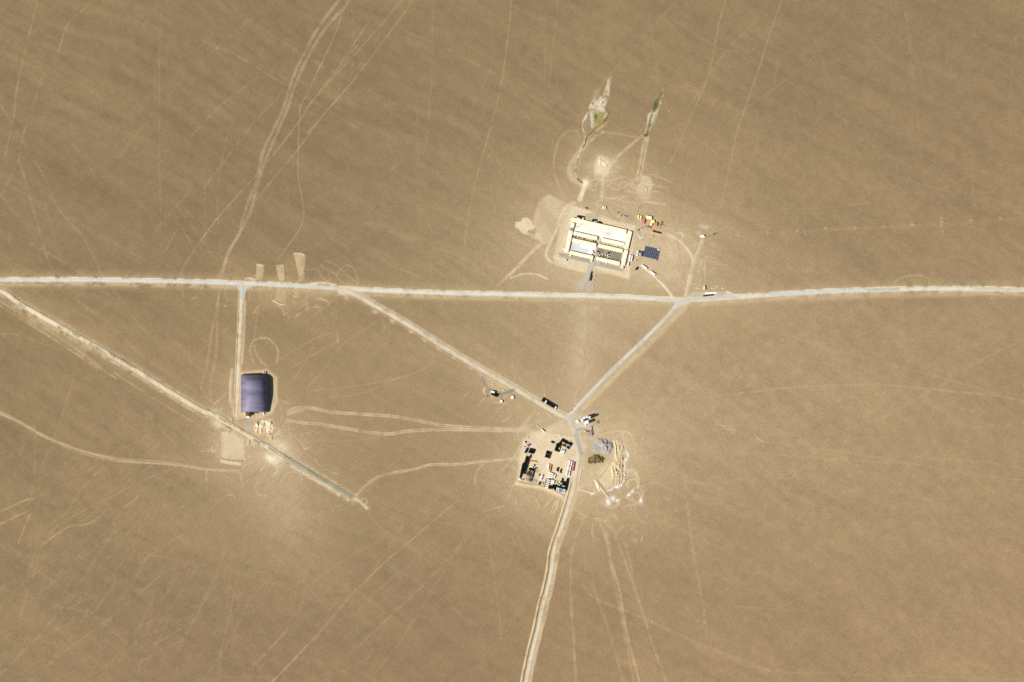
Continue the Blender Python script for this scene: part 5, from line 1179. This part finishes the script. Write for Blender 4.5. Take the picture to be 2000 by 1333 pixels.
place(truck, ('tarp', 'rust', 'black', 6.4, 2.8), zp(ZB, 738, 368), 150, 'lone dark red cabbed black truck west of the north-east rank', 'truck')
# west side column
row(ZB, (342, 615), (268, 870), 10, -12, [(truck, ('tarp', 'olive', 'black', 8.6, 2.7), {}, 'covered'), (truck, ('load', 'olive', 'black', 8.6, 2.7), {}, 'loaded'), (truck, ('tarp', 'navy', 'black', 9.2, 2.7), {}, 'covered')], tl('{0} black {1} truck from the north in the long western column'), 'truck', 'black trucks in the long western column')
row(ZB, (262, 730), (222, 915), 7, 70, [(truck, ('tarp', 'olive', 'black', 7.4, 2.7), {}, ''), (truck, ('load', 'chassis', 'black', 7.0, 2.7), {}, '')], tl('{0} black truck from the north on the outer side of the western column'), 'truck', 'outer black trucks of the western column')
row(ZB, (372, 505), (432, 520), 3, 66, [(truck, ('tarp', 'olive', 'black', 10.0, 3.1), {}, '')], tl('{0} black truck from the west in the tight northern trio'), 'truck', 'black trucks in the tight northern trio', jit=.1)
place(truck, ('tarp', 'navy', 'black', 11.0, 3.2), zp(ZB, 315, 502), 66, 'large black covered truck at the north-west corner of the vehicle park', 'truck')
place(truck, ('box', 'rust', 'white', 5.2, 2.4), zp(ZB, 293, 372), 62, 'small white box truck at the north-west edge of the vehicle park', 'truck')
place(container, ('white', 5.0, 2.4), zp(ZB, 206, 968), -20, 'white container at the south-west corner of the vehicle park', 'container')
place(car, ('chassis',), zp(ZB, 272, 972), 40, 'dark car near the south-west corner of the vehicle park', 'car')
o = place(truck, ('crane', 'yellow', 'yellow', 13.0, 2.2), zp(ZB, 436, 682), 174, 'yellow truck crane lying east to west by the western column', 'mobile crane', name='mobile_crane')
r = tag(empty('crane_jib', wp(zp(ZB, 310, 605), .05), rad(72)), 'yellow crane jib lying on the ground north of the western column', 'crane jib')
b = MB()
for sy in (-.5, .5):
    for z in (.15, 1.1): b.cyl((-4.5, sy, z), (4.5, sy, z), .14, n=6)
b.build('chord', M['yellow'], r); b = MB()
for k in range(10): b.box(-4.3+k*.95, 0, .55, .14, 1.1, .14).box(-4.3+k*.95, 0, 1.05, .5, 1.0, .1)
b.build('bracing', M['yellow'], r)
place(truck, ('tarp', 'brown', 'brown', 7.0, 2.2), zp(ZB, 378, 600), 80, 'brown truck between the northern trio and the yellow crane', 'truck')
# white lattice boom vehicle north
r = place(truck, ('crane', 'white', 'white', 9.5, 2.6), zp(ZB, 590, 178), 140, 'white mobile crane on the bare ground north of the vehicle park', 'mobile crane', name='mobile_crane')
r = tag(empty('lattice_boom', wp(zp(ZB, 520, 118), .3), rad(-39)), 'white lattice boom section resting beyond the white mobile crane', 'boom section')
b = MB()
for sy in (-.55, .55):
    for z in (0, .9): b.cyl((-6, sy, z), (6, sy, z), .12, n=6)
b.build('chord', M['white'], r); b = MB()
for k in range(13): b.box(-5.8+k*.97, 0, .35, .14, 1.2, .14)
b.build('bracing', M['white'], r)
crates('stacked_goods', scatter(ZB, ((330, 380), (400, 390), (390, 470), (300, 470)), 13), 'piece in the untidy pile north-west in the vehicle park', 'scrap', ['white', 'steel', 'chassis', 'brown'], s=(.5, 3.4), h=(.2, 1.0), grp='untidy pile in the vehicle park')
crates('stacked_goods', [zp(ZB, 355, 288), zp(ZB, 290, 440)], 'lone box north-west of the vehicle park', 'box', ['black', 'rust'], s=(1.4, 1.9), grp='lone dark boxes in the vehicle park')
place(truck, ('flat', 'white', 'pale_yellow', 6.0, 2.4), zp(ZB, 405, 768), -22, 'white and yellow flatbed north of the coal store', 'truck')
place(truck, ('dump', 'green', 'white', 6.0, 2.4), zp(ZB, 430, 745), -8, 'small white tipper with green cab north of the coal store', 'truck')
place(car, ('red', 4.6, 2.2), zp(ZB, 476, 786), -15, 'bright red car beside the coal store', 'car')
# coal store: low walls round a grey heap
r = tag(empty('storage_bay', wp(zp(ZB, 385, 870)), rad(VA_-90)), 'open walled storage bay with a black block for the shade on its north side', 'storage bay')
MB().box(0, 7.0, 0, 10.5, 4.2, 3.4).build('shade_block', M['wall_cream'], r); MB().box(0, 7.0, 3.4, 10.9, 4.6, .2).build('roof', M['black'], r)  # black-topped block added for the dark shading north of the heap
MB().box(5.4, -1.2, 0, 1.8, 13.5, 3.0, .7, .95).build('side_wall', M['black'], r)
place(loader, ('yellow', 5.6), zp(ZB, 522, 902), -35, 'small yellow loader east of the storage bay', 'loader')
place(bus, ('white', 9.6), zp(ZB, 562, 942), 66, 'white bus standing alone east of the storage bay', 'bus')
place(truck, ('tarp', 'green', 'green', 5.8, 3.2), zp(ZB, 530, 1036), 70, 'dark green covered truck near the south wall of the vehicle park', 'truck')
place(loader, ('cream', 4.6), zp(ZB, 578, 1040), -60, 'small cream loader next to the dark green truck', 'loader')
# white and yellow pair
place(trailer, ('white', 10.6, 2.9), zp(ZB, 673, 768), 78, 'white trailer beside the long yellow truck crane', 'trailer')
place(truck, ('crane', 'yellow', 'yellow', 13.4, 2.7), zp(ZB, 712, 782), 258, 'long bright yellow truck crane in the middle of the park', 'mobile crane', name='mobile_crane')
place(truck, ('tarp', 'white', 'olive', 9.4, 2.7), zp(ZB, 818, 820), 260, 'dark truck with white cab, western of the middle pair', 'truck', 'dark trucks in the middle pair')
place(truck, ('load', 'steel', 'olive', 9.4, 2.7), zp(ZB, 875, 840), 258, 'dark truck with grey cab, eastern of the middle pair', 'truck', 'dark trucks in the middle pair')
# three ranks of white trailers on the east side
for j, (p0, p1) in enumerate((((1019, 702), (1052, 712)), ((999, 785), (1032, 796)), ((976, 872), (1014, 880)))):
    for k, p in enumerate((p0, p1)):
        place(trailer, ('white', 8.8, 2.2), zp(ZB, *p), 80, '{} white trailer of the {} pair along the east edge'.format(['western', 'eastern'][k], ['northern', 'middle', 'southern'][j]), 'trailer', 'white trailers along the east edge')
place(truck, ('tank', 'red', 'pink', 17.2, 3.0), zp(ZB, 1084, 762), 260, 'long faded red tanker truck at the east edge', 'tanker')
# south block
for k, (x, y, a, L) in enumerate(((718, 876, -17, 10.2), (712, 908, -17, 10.6), (706, 940, -12, 9.6))):
    place(bus, ('white', L), zp(ZB, x, y), a, ['northern', 'middle', 'southern'][k]+' of the three white buses north of the red striped rank', 'bus', 'three white buses in the south block')
place(bus, ('white', 6.6), zp(ZB, 774, 928), 66, 'short white minibus east of the three white buses', 'minibus', name='minibus')
place(truck, ('flat', 'orange', 'rust', 7.5, 2.4), zp(ZB, 712, 966), -14, 'orange red flatbed between the white buses and the striped rank', 'truck')
row(ZB, (668, 984), (636, 1098), 5, 166, [(truck, ('box', 'rust', 'white', 8.6, 2.0), dict(H=2.8), '')], tl('{0} white box truck from the north in the rank with rust red cabs'), 'truck', 'white trucks with rust red cabs', jit=.1)
place(bus, ('white', 5.6), zp(ZB, 734, 1006), 70, 'small white van east of the red cabbed rank, western of two', 'van', 'white vans in the south block', name='van')
place(bus, ('white', 6.2), zp(ZB, 758, 1014), 70, 'small white van east of the red cabbed rank, eastern of two', 'van', 'white vans in the south block', name='van')
place(truck, ('dump', 'pale_yellow', 'cream', 7.4, 2.7), zp(ZB, 806, 1045), -14, 'cream tipper truck with pale yellow cab in the south block', 'truck')
place(loader, ('cream', 5.4), zp(ZB, 812, 1012), 30, 'cream loader north of the cream tipper', 'loader')
place(loader, ('pale_yellow', 5.0), zp(ZB, 862, 1016), -40, 'pale yellow loader east of the cream tipper', 'loader')
place(truck, ('tarp', 'olive', 'black', 9.0, 2.2), zp(ZB, 896, 990), 80, 'narrow black truck west of the black pair in the south block', 'truck')
row(ZB, (908, 1040), (934, 1042), 2, 86, [(truck, ('tarp', 'olive', 'black', 8.6, 2.8), {}, '')], tl('{0} black truck of the close pair in the south block'), 'truck', 'close pair of black trucks')
row(ZB, (985, 986), (962, 1118), 4, 80, [(truck, ('tarp', 'olive', 'black', 8.2, 3.1), {}, '')], tl('{0} black truck from the north along the south-east edge'), 'truck', 'black trucks along the south-east edge')
row(ZB, (975, 1000), (950, 1100), 3, 80, [(truck, ('load', 'chassis', 'black', 7.6, 2.4), {}, '')], tl('{0} loaded black truck inside the south-east edge'), 'truck', 'loaded black trucks inside the south-east edge')
cols = [('black', 'black'), ('olive', 'dark olive'), ('yellow', 'yellow'), ('pale_yellow', 'pale yellow'), ('olive', 'dark olive'), ('white', 'white'), ('white', 'white'), ('blue', 'light blue'), ('blue', 'light blue'), ('white_blue', 'bluish white'), ('white', 'white')]
for k, (c_, a_) in enumerate(cols):
    t = k/10; x = 690+(938-690)*t; y = 1100+(1165-1100)*t
    place(truck, ('box' if k > 4 else 'tarp', c_, c_ if k > 4 else 'black', 7.0, 1.9), zp(ZB, x, y), 256, '{} vehicle from the west in the southernmost rank, {} cab'.format(ORD[k], a_), 'truck', 'southernmost rank of vehicles')
    if k > 1: place(truck, ('tarp', ['white', 'olive', 'pale_yellow'][k % 3], 'black', 6.6, 2.4), zp(ZB, x+14, y-54), 76, '{} black covered truck from the west just north of the southernmost rank'.format(ORD[k-2]), 'truck', 'black trucks north of the southernmost rank')

# ---- concrete plant
def silo(c, r_, h, label):
    r = tag(empty('silo', wp(c)), label, 'silo', 'cement silos of the concrete plant')
    MB().cyl((0, 0, 4), (0, 0, h), r_, n=20).build('shell', M['white_blue'], r)
    MB().cyl((0, 0, h), (0, 0, h+.8), r_, r_*.25, 20).build('roof', M['white'], r); MB().cyl((0, 0, 1.6), (0, 0, 4), .4, r_, 20).build('hopper', M['steel'], r)
    for k in range(4): a = rad(45+90*k); MB().cyl((math.cos(a)*r_*.85, math.sin(a)*r_*.85, 0), (math.cos(a)*r_*.85, math.sin(a)*r_*.85, 4.4), .15, n=6).build('leg', M['steel'], r)
    MB().box(r_*.4, -r_*.3, h+.6, 1.0, 1.0, 1.1).build('dust_filter', M['steel'], r)
for k, (x, y) in enumerate(((522, 612), (592, 520), (688, 492), (790, 508))):
    silo(zp(ZC, x, y), 2.35, [13, 13, 15, 16][k], ['cement silo at the south-west end of the group', 'second cement silo from the west', 'third cement silo from the west', 'easternmost and tallest cement silo'][k])
r = tag(empty('batching_tower', wp(zp(ZC, 690, 690)), rad(22)), 'pale batching tower south of the cement silos', 'tower')
MB().box(0, 0, 0, 5.6, 5.4, 13.0).build('cladding', M['white_blue'], r); MB().prism([(-2.9, 13), (2.9, 13), (0, 13.8)], -3, 3).build('roof', M['white'], r)
MB().box(-3.6, 0, 0, 2.0, 3.0, 4.5).build('control_room', M['white'], r); MB().box(0, -2.74, .02, 3, .06, 3.2).build('dark_opening_panel', M['black'], r)  # black panel paints the dark inside of a doorway on solid cladding
def belt(c0, c1, z0, z1, w, label):
    p0, p1 = wp(c0, z0), wp(c1, z1); r = tag(empty('conveyor', Vector((p1.x, p1.y, 0))), label, 'conveyor')
    d = p0-Vector((p1.x, p1.y, 0)); e = p1-Vector((p1.x, p1.y, 0)); n = Vector((-(d-e).y, (d-e).x, 0)).normalized()*w/2
    b = MB()
    b.add([d-n, d+n, e+n, e-n]+[q+Vector((0, 0, .7)) for q in (d-n, d+n, e+n, e-n)], [(0, 1, 2, 3), (7, 6, 5, 4), (0, 4, 5, 1), (1, 5, 6, 2), (2, 6, 7, 3), (3, 7, 4, 0)]); b.build('belt_housing', M['steel'], r)
    for t in (.1, .45, .8):
        q = e.lerp(d, t)
        for s in (-1, 1): MB().cyl((q.x+n.x*s, q.y+n.y*s, 0), (q.x+n.x*s*.9, q.y+n.y*s*.9, q.z), .12, n=6).build('leg', M['steel'], r)
belt(zp(ZC, 872, 1160), zp(ZC, 780, 850), 3.2, 5.4, 1.7, 'long grey conveyor rising from the hoppers to the batching tower')
r = tag(empty('aggregate_hopper', wp(zp(ZC, 815, 1075)), rad(-73)), 'row of aggregate hoppers beside the conveyor', 'hopper')
for k in range(4): MB().box(-4.5+k*3, 0, 1.2, 2.7, 2.4, 1.6, 1, 1).box(-4.5+k*3, 0, .3, 1.2, 1.2, .9, 2.1, 1.9).build('bin', M[['rust', 'steel', 'brown', 'steel'][k]], r)
place(loader, ('pale_yellow', 8.4), zp(ZC, 640, 1022), 8, 'pale yellow wheel loader feeding the aggregate hoppers', 'loader')
place(container, ('white', 4.8, 2.3), zp(ZC, 322, 622), 22, 'cream site cabin west of the silos, the northern one', 'cabin', 'site cabins at the concrete plant', name='site_cabin')
place(container, ('cream', 4.8, 2.3), zp(ZC, 362, 672), 22, 'cream site cabin west of the silos, the southern one', 'cabin', 'site cabins at the concrete plant', name='site_cabin')
tank(zp(ZC, 642, 775), 1.1, 1.8, 'small white tank at the foot of the batching tower', grp=None)
crates('stacked_goods', scatter(ZC, ((640, 970), (760, 980), (750, 1060), (650, 1040)), 6), 'block beside the wheel loader', 'block', ['olive', 'brown'], s=(1, 1.8), grp='blocks beside the wheel loader')
for k, (x, y, m_, l_) in enumerate(((125, 188, 'violet', 'violet tarpaulin bundle beside the road junction, larger'), (30, 262, 'violet', 'small violet bundle nearest the diagonal road'), (262, 86, 'orange', 'orange brown bundle on the verge of the north-east road'), (135, 225, 'rust', 'rust brown bundle touching the violet one'))):
    o = MB().box(0, 0, 0, 2.6 if k != 1 else 1.6, 1.5, 1.0, .7, .7).build('bundle', M[m_]); o.location = wp(zp(ZC, x, y)); o.rotation_euler = (0, 0, rad(40)); tag(o, l_, 'bundle')
# ring of stones east of the silos
rr_ = tag(empty('stone_ring', wp(zp(ZC, 1110, 660))), 'rough ring of dark stones east of the silos', 'stone ring')
for k in range(12):
    a = k*.52; o = MB().box(0, 0, 0, R.uniform(.9, 1.5), R.uniform(.8, 1.2), R.uniform(.5, .9), .7, .7).build('stone', M['rubble'], rr_); o.location = (math.cos(a)*2.7, math.sin(a)*2.3, 0); o.rotation_euler = (0, 0, a)

# ---- heaps
def heap(name, c, rx, ry, h, m, label, cat, rot=0, n=44, rough=.25, seed=1, pw=1.2):
    rs = np.random.RandomState(seed); th = np.linspace(0, 2*np.pi, n, endpoint=False); rr = np.linspace(0, 1, 16)
    ed = 1+.18*np.sin(th*2+seed)+.12*np.sin(th*3+seed*2)+.07*np.sin(th*7+seed); vs = []; fs = []
    for i, q in enumerate(rr):
        for j, t in enumerate(th):
            x = math.cos(t)*q*rx*ed[j]; y = math.sin(t)*q*ry*ed[j]
            z = h*max(0, 1-q**pw)*(1+rough*float(vnoise(np.array([x/3.0+40*seed]), np.array([y/3.0]), seed)[0])*2)+ (h*rough*float(vnoise(np.array([x/1.4]), np.array([y/4+9*seed]), seed+3)[0]) if q < .97 else -.1)
            vs.append((x, y, max(z, -.1)))
    for i in range(15):
        for j in range(n): a, b = i*n+j, i*n+(j+1) % n; fs.append((a+n, b+n, b, a))
    me = bpy.data.meshes.new(name); me.from_pydata(vs, [], fs); me.update(); me.materials.append(M[m])
    o = bpy.data.objects.new(name, me); COL.objects.link(o); o.location = wp(c); o.rotation_euler = (0, 0, rad(rot)); tag(o, label, cat); return o
heap('gravel_heap', zp(ZM, 497, 550), 18, 14, 6.0, 'heap_grey', 'big heap of blue-grey crushed stone beside the diggings', 'gravel heap', -10, seed=3, rough=.3)
heap('gravel_heap', zp(ZM, 395, 570), 11, 7, 1.3, 'heap_grey', 'low spread of grey stone at the western foot of the big heap', 'gravel heap', 0, seed=5)
heap('gravel_heap', zp(ZM, 392, 710), 14.5, 10.5, 3.0, 'heap_brown', 'dark brown gravel heap south-west of the grey stone', 'gravel heap', 10, seed=8, rough=.8, pw=1.6)
heap('coal_heap', zp(ZB, 372, 880), 5, 7, 1.2, 'rubble', 'grey brown heap inside the storage bay', 'heap', -12, seed=2)
heap('gravel_heap', zp(ZB, 462, 1002), 4.0, 3.2, 1.2, 'heap_grey', 'small blue-grey gravel heap near the south wall of the park', 'gravel heap', -20, seed=4)
heap('gravel_heap', zp(ZB, 395, 975), 4.2, 3.6, 1.6, 'rubble', 'small dark heap south of the storage bay', 'heap', 0, seed=6)
for k, (x, y) in enumerate(sorted((R.uniform(615, 735), R.uniform(480, 1010)) for _ in range(16))):
    heap('spoil_heap', zp(ZM, x, y), R.uniform(1.4, 2.6), R.uniform(3, 6), R.uniform(1.2, 2.4), 'sand_heap', 'low pale spoil heap in the diggings, '+nth(k)+' from the west', 'spoil heap', R.uniform(-12, 12), n=16, seed=k+20, rough=.5)['group'] = 'spoil heaps in the diggings'
for k, (x, y) in enumerate(sorted((R.uniform(620, 840), R.uniform(705, 850)) for _ in range(18))):
    heap('sand_heap', zp(ZH, x, y), R.uniform(1.2, 2.4), R.uniform(1.6, 4.2), R.uniform(.8, 1.7), 'sand_heap', 'small pale sand heap south of the big hall, '+nth(k)+' from the west', 'sand heap', R.uniform(-40, 10), n=14, seed=k+50, rough=.5)['group'] = 'sand heaps south of the big hall'
# white plastic sheets blown against the diggings
def sheet(c, sx, sy, ang, label, k):
    rs = np.random.RandomState(100+k); n = 9; vs = []; fs = []
    for i in range(n):
        for j in range(n):
            u, v = i/(n-1)*2-1, j/(n-1)*2-1; m_q = max(abs(u), abs(v), 1e-3); ph = math.atan2(v, u); q = (m_q/max(math.hypot(u, v), 1e-3))*(.8+.22*math.sin(ph*3+k)+.16*math.sin(ph*5+k*2))*(1-.2*m_q*rs.rand())
            vs.append((u*sx/2*q, v*sy/2*q, .12+.22*rs.rand()))
    for i in range(n-1):
        for j in range(n-1): fs.append((i*n+j, (i+1)*n+j, (i+1)*n+j+1, i*n+j+1))
    me = bpy.data.meshes.new('plastic_sheet'); me.from_pydata(vs, [], fs); me.update(); me.materials.append(M['plastic'])
    o = bpy.data.objects.new('plastic_sheet', me); COL.objects.link(o); o.location = wp(c, .15+max(float(samp(HM, np.array([c[0]+dx_]), np.array([c[1]+dy_]))[0]) for dx_ in (-2, 0, 2) for dy_ in (-3, 0, 3))); o.rotation_euler = (0, 0, rad(ang)); tag(o, label, 'plastic sheet', 'white plastic sheets round the diggings')
for k, (x, y, sx, sy, a, l_) in enumerate(((775, 1135, 7, 3.4, 42, 'east of the loops, larger of two'), (820, 1085, 6, 2.4, 55, 'east of the loops, thinner of two'), (925, 1200, 4.6, 8.5, 0, 'farthest to the south-east'), (530, 1212, 4.2, 8, 15, 'at the southern edge of the diggings, western'), (588, 1172, 4.2, 5, -15, 'at the southern edge of the diggings, middle'), (640, 1200, 5, 2.2, 20, 'at the southern edge of the diggings, eastern'),
        (345, 1120, 5, 2.2, 15, 'at the end of the low bank by the south road'), (412, 1040, 4, 12, 25, 'along the western bank of the diggings'), (640, 1042, 10, 3, 15, 'in the south-east corner of the diggings'), (560, 1078, 12, 2.2, 12, 'along the south bank of the diggings'), (722, 900, 2.6, 24, 0, 'in a long strip along the east bank'), (742, 722, 5, 3.4, 20, 'where the strip bends on the east bank'), (765, 655, 2.4, 12, 25, 'at the north end of the east bank'), (700, 1000, 2.4, 9, -35, 'at the foot of the east bank'))):
    sheet(zp(ZM, x, y), sx, sy, a, 'crumpled white plastic sheet '+l_, k)

# ---- the big hall
x0, x1 = 470.2-1000, 523.8-1000; y1w, y0w = 666.5-733.0, 666.5-805.6
hall = tag(empty('hall', ((x0+x1)/2, (y0w+y1w)/2, 0)), 'huge arched hall with violet grey metal roof', 'hall')
Wh = x1-x0; Lh = y1w-y0w; Hh = 25.0; n = 40; m_ = 36; vs = []; fs = []
for j in range(m_+1):
    v = j/m_; y = -Lh/2+Lh*v
    sag = 1-.34*(max(0, (.42-v)/.42))**1.3-.62*max(0, (v-.80)/.20)**1.7    # the crown falls towards both ends
    for i in range(n+1):
        t = -1+2*i/n
        tt = math.sin(t*math.pi/2)
        z = Hh*sag*max(0, 1-abs(tt)**2.15)**.5
        z += .18*math.sin(v*21+t*3)*(1-t*t)+.4*math.sin(v*7-t*2.4)*(1-t*t)
        vs.append((tt*Wh/2, y, max(z, 0)))
for j in range(m_):
    for i in range(n): a = j*(n+1)+i; fs.append((a, a+1, a+n+2, a+n+1))
me = bpy.data.meshes.new('roof'); me.from_pydata(vs, [], fs); me.update(); me.materials.append(M['hangar'])
me.polygons.foreach_set('use_smooth', np.ones(len(fs), bool)); rf = link('roof', me, hall)
for e, j in (('south', 0), ('north', m_)):
    g = [vs[j*(n+1)+i] for i in range(n+1)]; y = g[0][1]+(.06 if j == 0 else -.06)
    me = bpy.data.meshes.new('gable_wall'); pts = [(p[0]*.998, y, p[2]-.03) for p in g]; me.from_pydata(pts, [], [tuple(range(n+1)) if j == 0 else tuple(range(n, -1, -1))]); me.materials.append(M['hangar']); link('gable_wall', me, hall)
rib = MB()
for j in range(1, 24):   # standing seams across the sheet joints
    v = j/24; q = int(v*m_); row_ = vs[q*(n+1):(q+1)*(n+1)]
    for i in range(n):
        a, b = row_[i], row_[i+1]; yy = a[1]
        rib.add([(a[0], yy-.09, a[2]+.12), (a[0], yy+.09, a[2]+.12), (b[0], yy+.09, b[2]+.12), (b[0], yy-.09, b[2]+.12)], [(3, 2, 1, 0)])
rib.build('roof_seam', M['hangar'], hall)
for x in (-20, -10, 12, 21):
    MB().box(x, Lh/2+1.2, 0, 2.4, 2.0, 2.4).build('fan_unit', M['chassis'], hall)
ep = wp(zp(ZH, 546, 628)); er = tag(empty('entrance_block', Vector((ep.x, ep.y, 0))), 'tall beige entrance block against the south end of the hall', 'building')
MB().box(0, -.3, 0, 8.6, 10.0, 8.5).build('wall', M['wall_cream'], er)
me = MB(); pr = []
for k in range(13): a = math.pi*k/12; pr.append((math.cos(a)*4.6, 8.5+math.sin(a)*1.6))
mm = MB(); n0 = 0
mm.add([(p[0], -5.6, p[1]) for p in pr]+[(p[0], 6.5, p[1]) for p in pr], [(i+13, i+14, i+1, i) for i in range(12)]+[tuple(range(12, -1, -1)), tuple(range(13, 26))]); mm.build('roof', M['heap_brown'], er)
MB().box(0, -5.36, .05, 4.4, .08, 5).build('door', M['steel'], er); MB().box(0, -7.0, 2.8, 5.4, 2.6, .3).build('canopy', M['white'], er)
place(truck, ('box', 'white', 'white', 4.4, 2.4), zp(ZH, 724, 628), 86, 'small white truck at the south-east foot of the big hall', 'truck')
place(car, ('chassis',), zp(ZH, 640, 616), 10, 'dark car against the south end of the big hall', 'car')
for k, (x, y) in enumerate(((722, 163), (743, 164))): place(truck, ('box', 'white', 'steel', 4.6, 2.2), zp(ZH, x, y), 84, ['western', 'eastern'][k]+' small grey truck parked north of the big hall', 'truck', 'small trucks north of the big hall')
crates('stacked_goods', [zp(ZH, 481, 622), zp(ZH, 512, 620), zp(ZH, 752, 632), zp(ZH, 660, 622)], 'crate south of the big hall', 'crate', ['white', 'cream', 'black', 'cream'], s=(1.2, 1.8), grp='crates at the foot of the big hall')

# ---- reeds in the wet ground north of the camp
def reeds(name, spots, n, m, label, hmin=.6, hmax=1.8):
    vs = []; fs = []
    for _ in range(n):
        cx_, cy_, rx_, ry_ = R.choice(spots); a, q = R.uniform(0, 6.28), R.random()**.6
        p = wp((cx_+math.cos(a)*q*rx_, cy_+math.sin(a)*q*ry_)); h = R.uniform(hmin, hmax)
        for k in range(5):
            t = R.uniform(0, 6.28); w = R.uniform(.18, .4); d = R.uniform(.3, .8)
            i = len(vs); dx, dy = math.cos(t), math.sin(t)
            vs += [(p.x-dy*w, p.y+dx*w, 0), (p.x+dy*w, p.y-dx*w, 0), (p.x+dx*d, p.y+dy*d, h)]; fs.append((i, i+1, i+2))
    me = bpy.data.meshes.new(name); me.from_pydata(vs, [], fs); me.materials.append(M[m]); o = link(name, me); tag(o, label, 'reeds', kind='stuff')
def sp_(l): return [(*zp(ZN, x, y), rx, ry) for x, y, rx, ry in l]
reeds('reeds', sp_([(560, 560, 4, 8), (545, 500, 4, 11), (590, 480, 6, 8), (585, 540, 6, 10), (612, 510, 4, 9), (575, 592, 3, 4), (645, 500, 2, 8), (620, 460, 5, 5), (655, 470, 2, 6)]), 100, 'reed', 'yellow-green reeds in the broad western wet patch')
reeds('dark_reeds', sp_([(1130, 380, 3, 9), (1150, 345, 3, 6), (1120, 430, 3, 7), (1070, 590, 2, 3), (1045, 660, 2, 4), (1180, 300, 2, 6), (528, 505, 2.5, 7), (1150, 400, 3, 14)]), 110, 'reed_dark', 'dark green reeds along the narrow eastern wet strip')

SMALL = {'frame', 'bracing', 'chord', 'lift_arm', 'bin', 'antenna', 'headboard', 'window', 'load', 'boom', 'body', 'lattice', 'side_wall', 'cargo_cover', 'cab', 'roof_bow', 'deck', 'porch', 'roof_seam', 'bucket', 'tipper_body', 'cargo_box'}
for o in list(S.objects):      # parts whose own pieces are far too small to tell apart from this height
    if o.type == 'MESH' and o.parent and 'kind' not in o:
        n_ = o.name.split('.')[0]
        if n_ in {'frame', 'bracing', 'chord', 'lift_arm', 'roof_bow', 'roof_seam', 'load', 'lattice'}: o['kind'] = 'stuff'
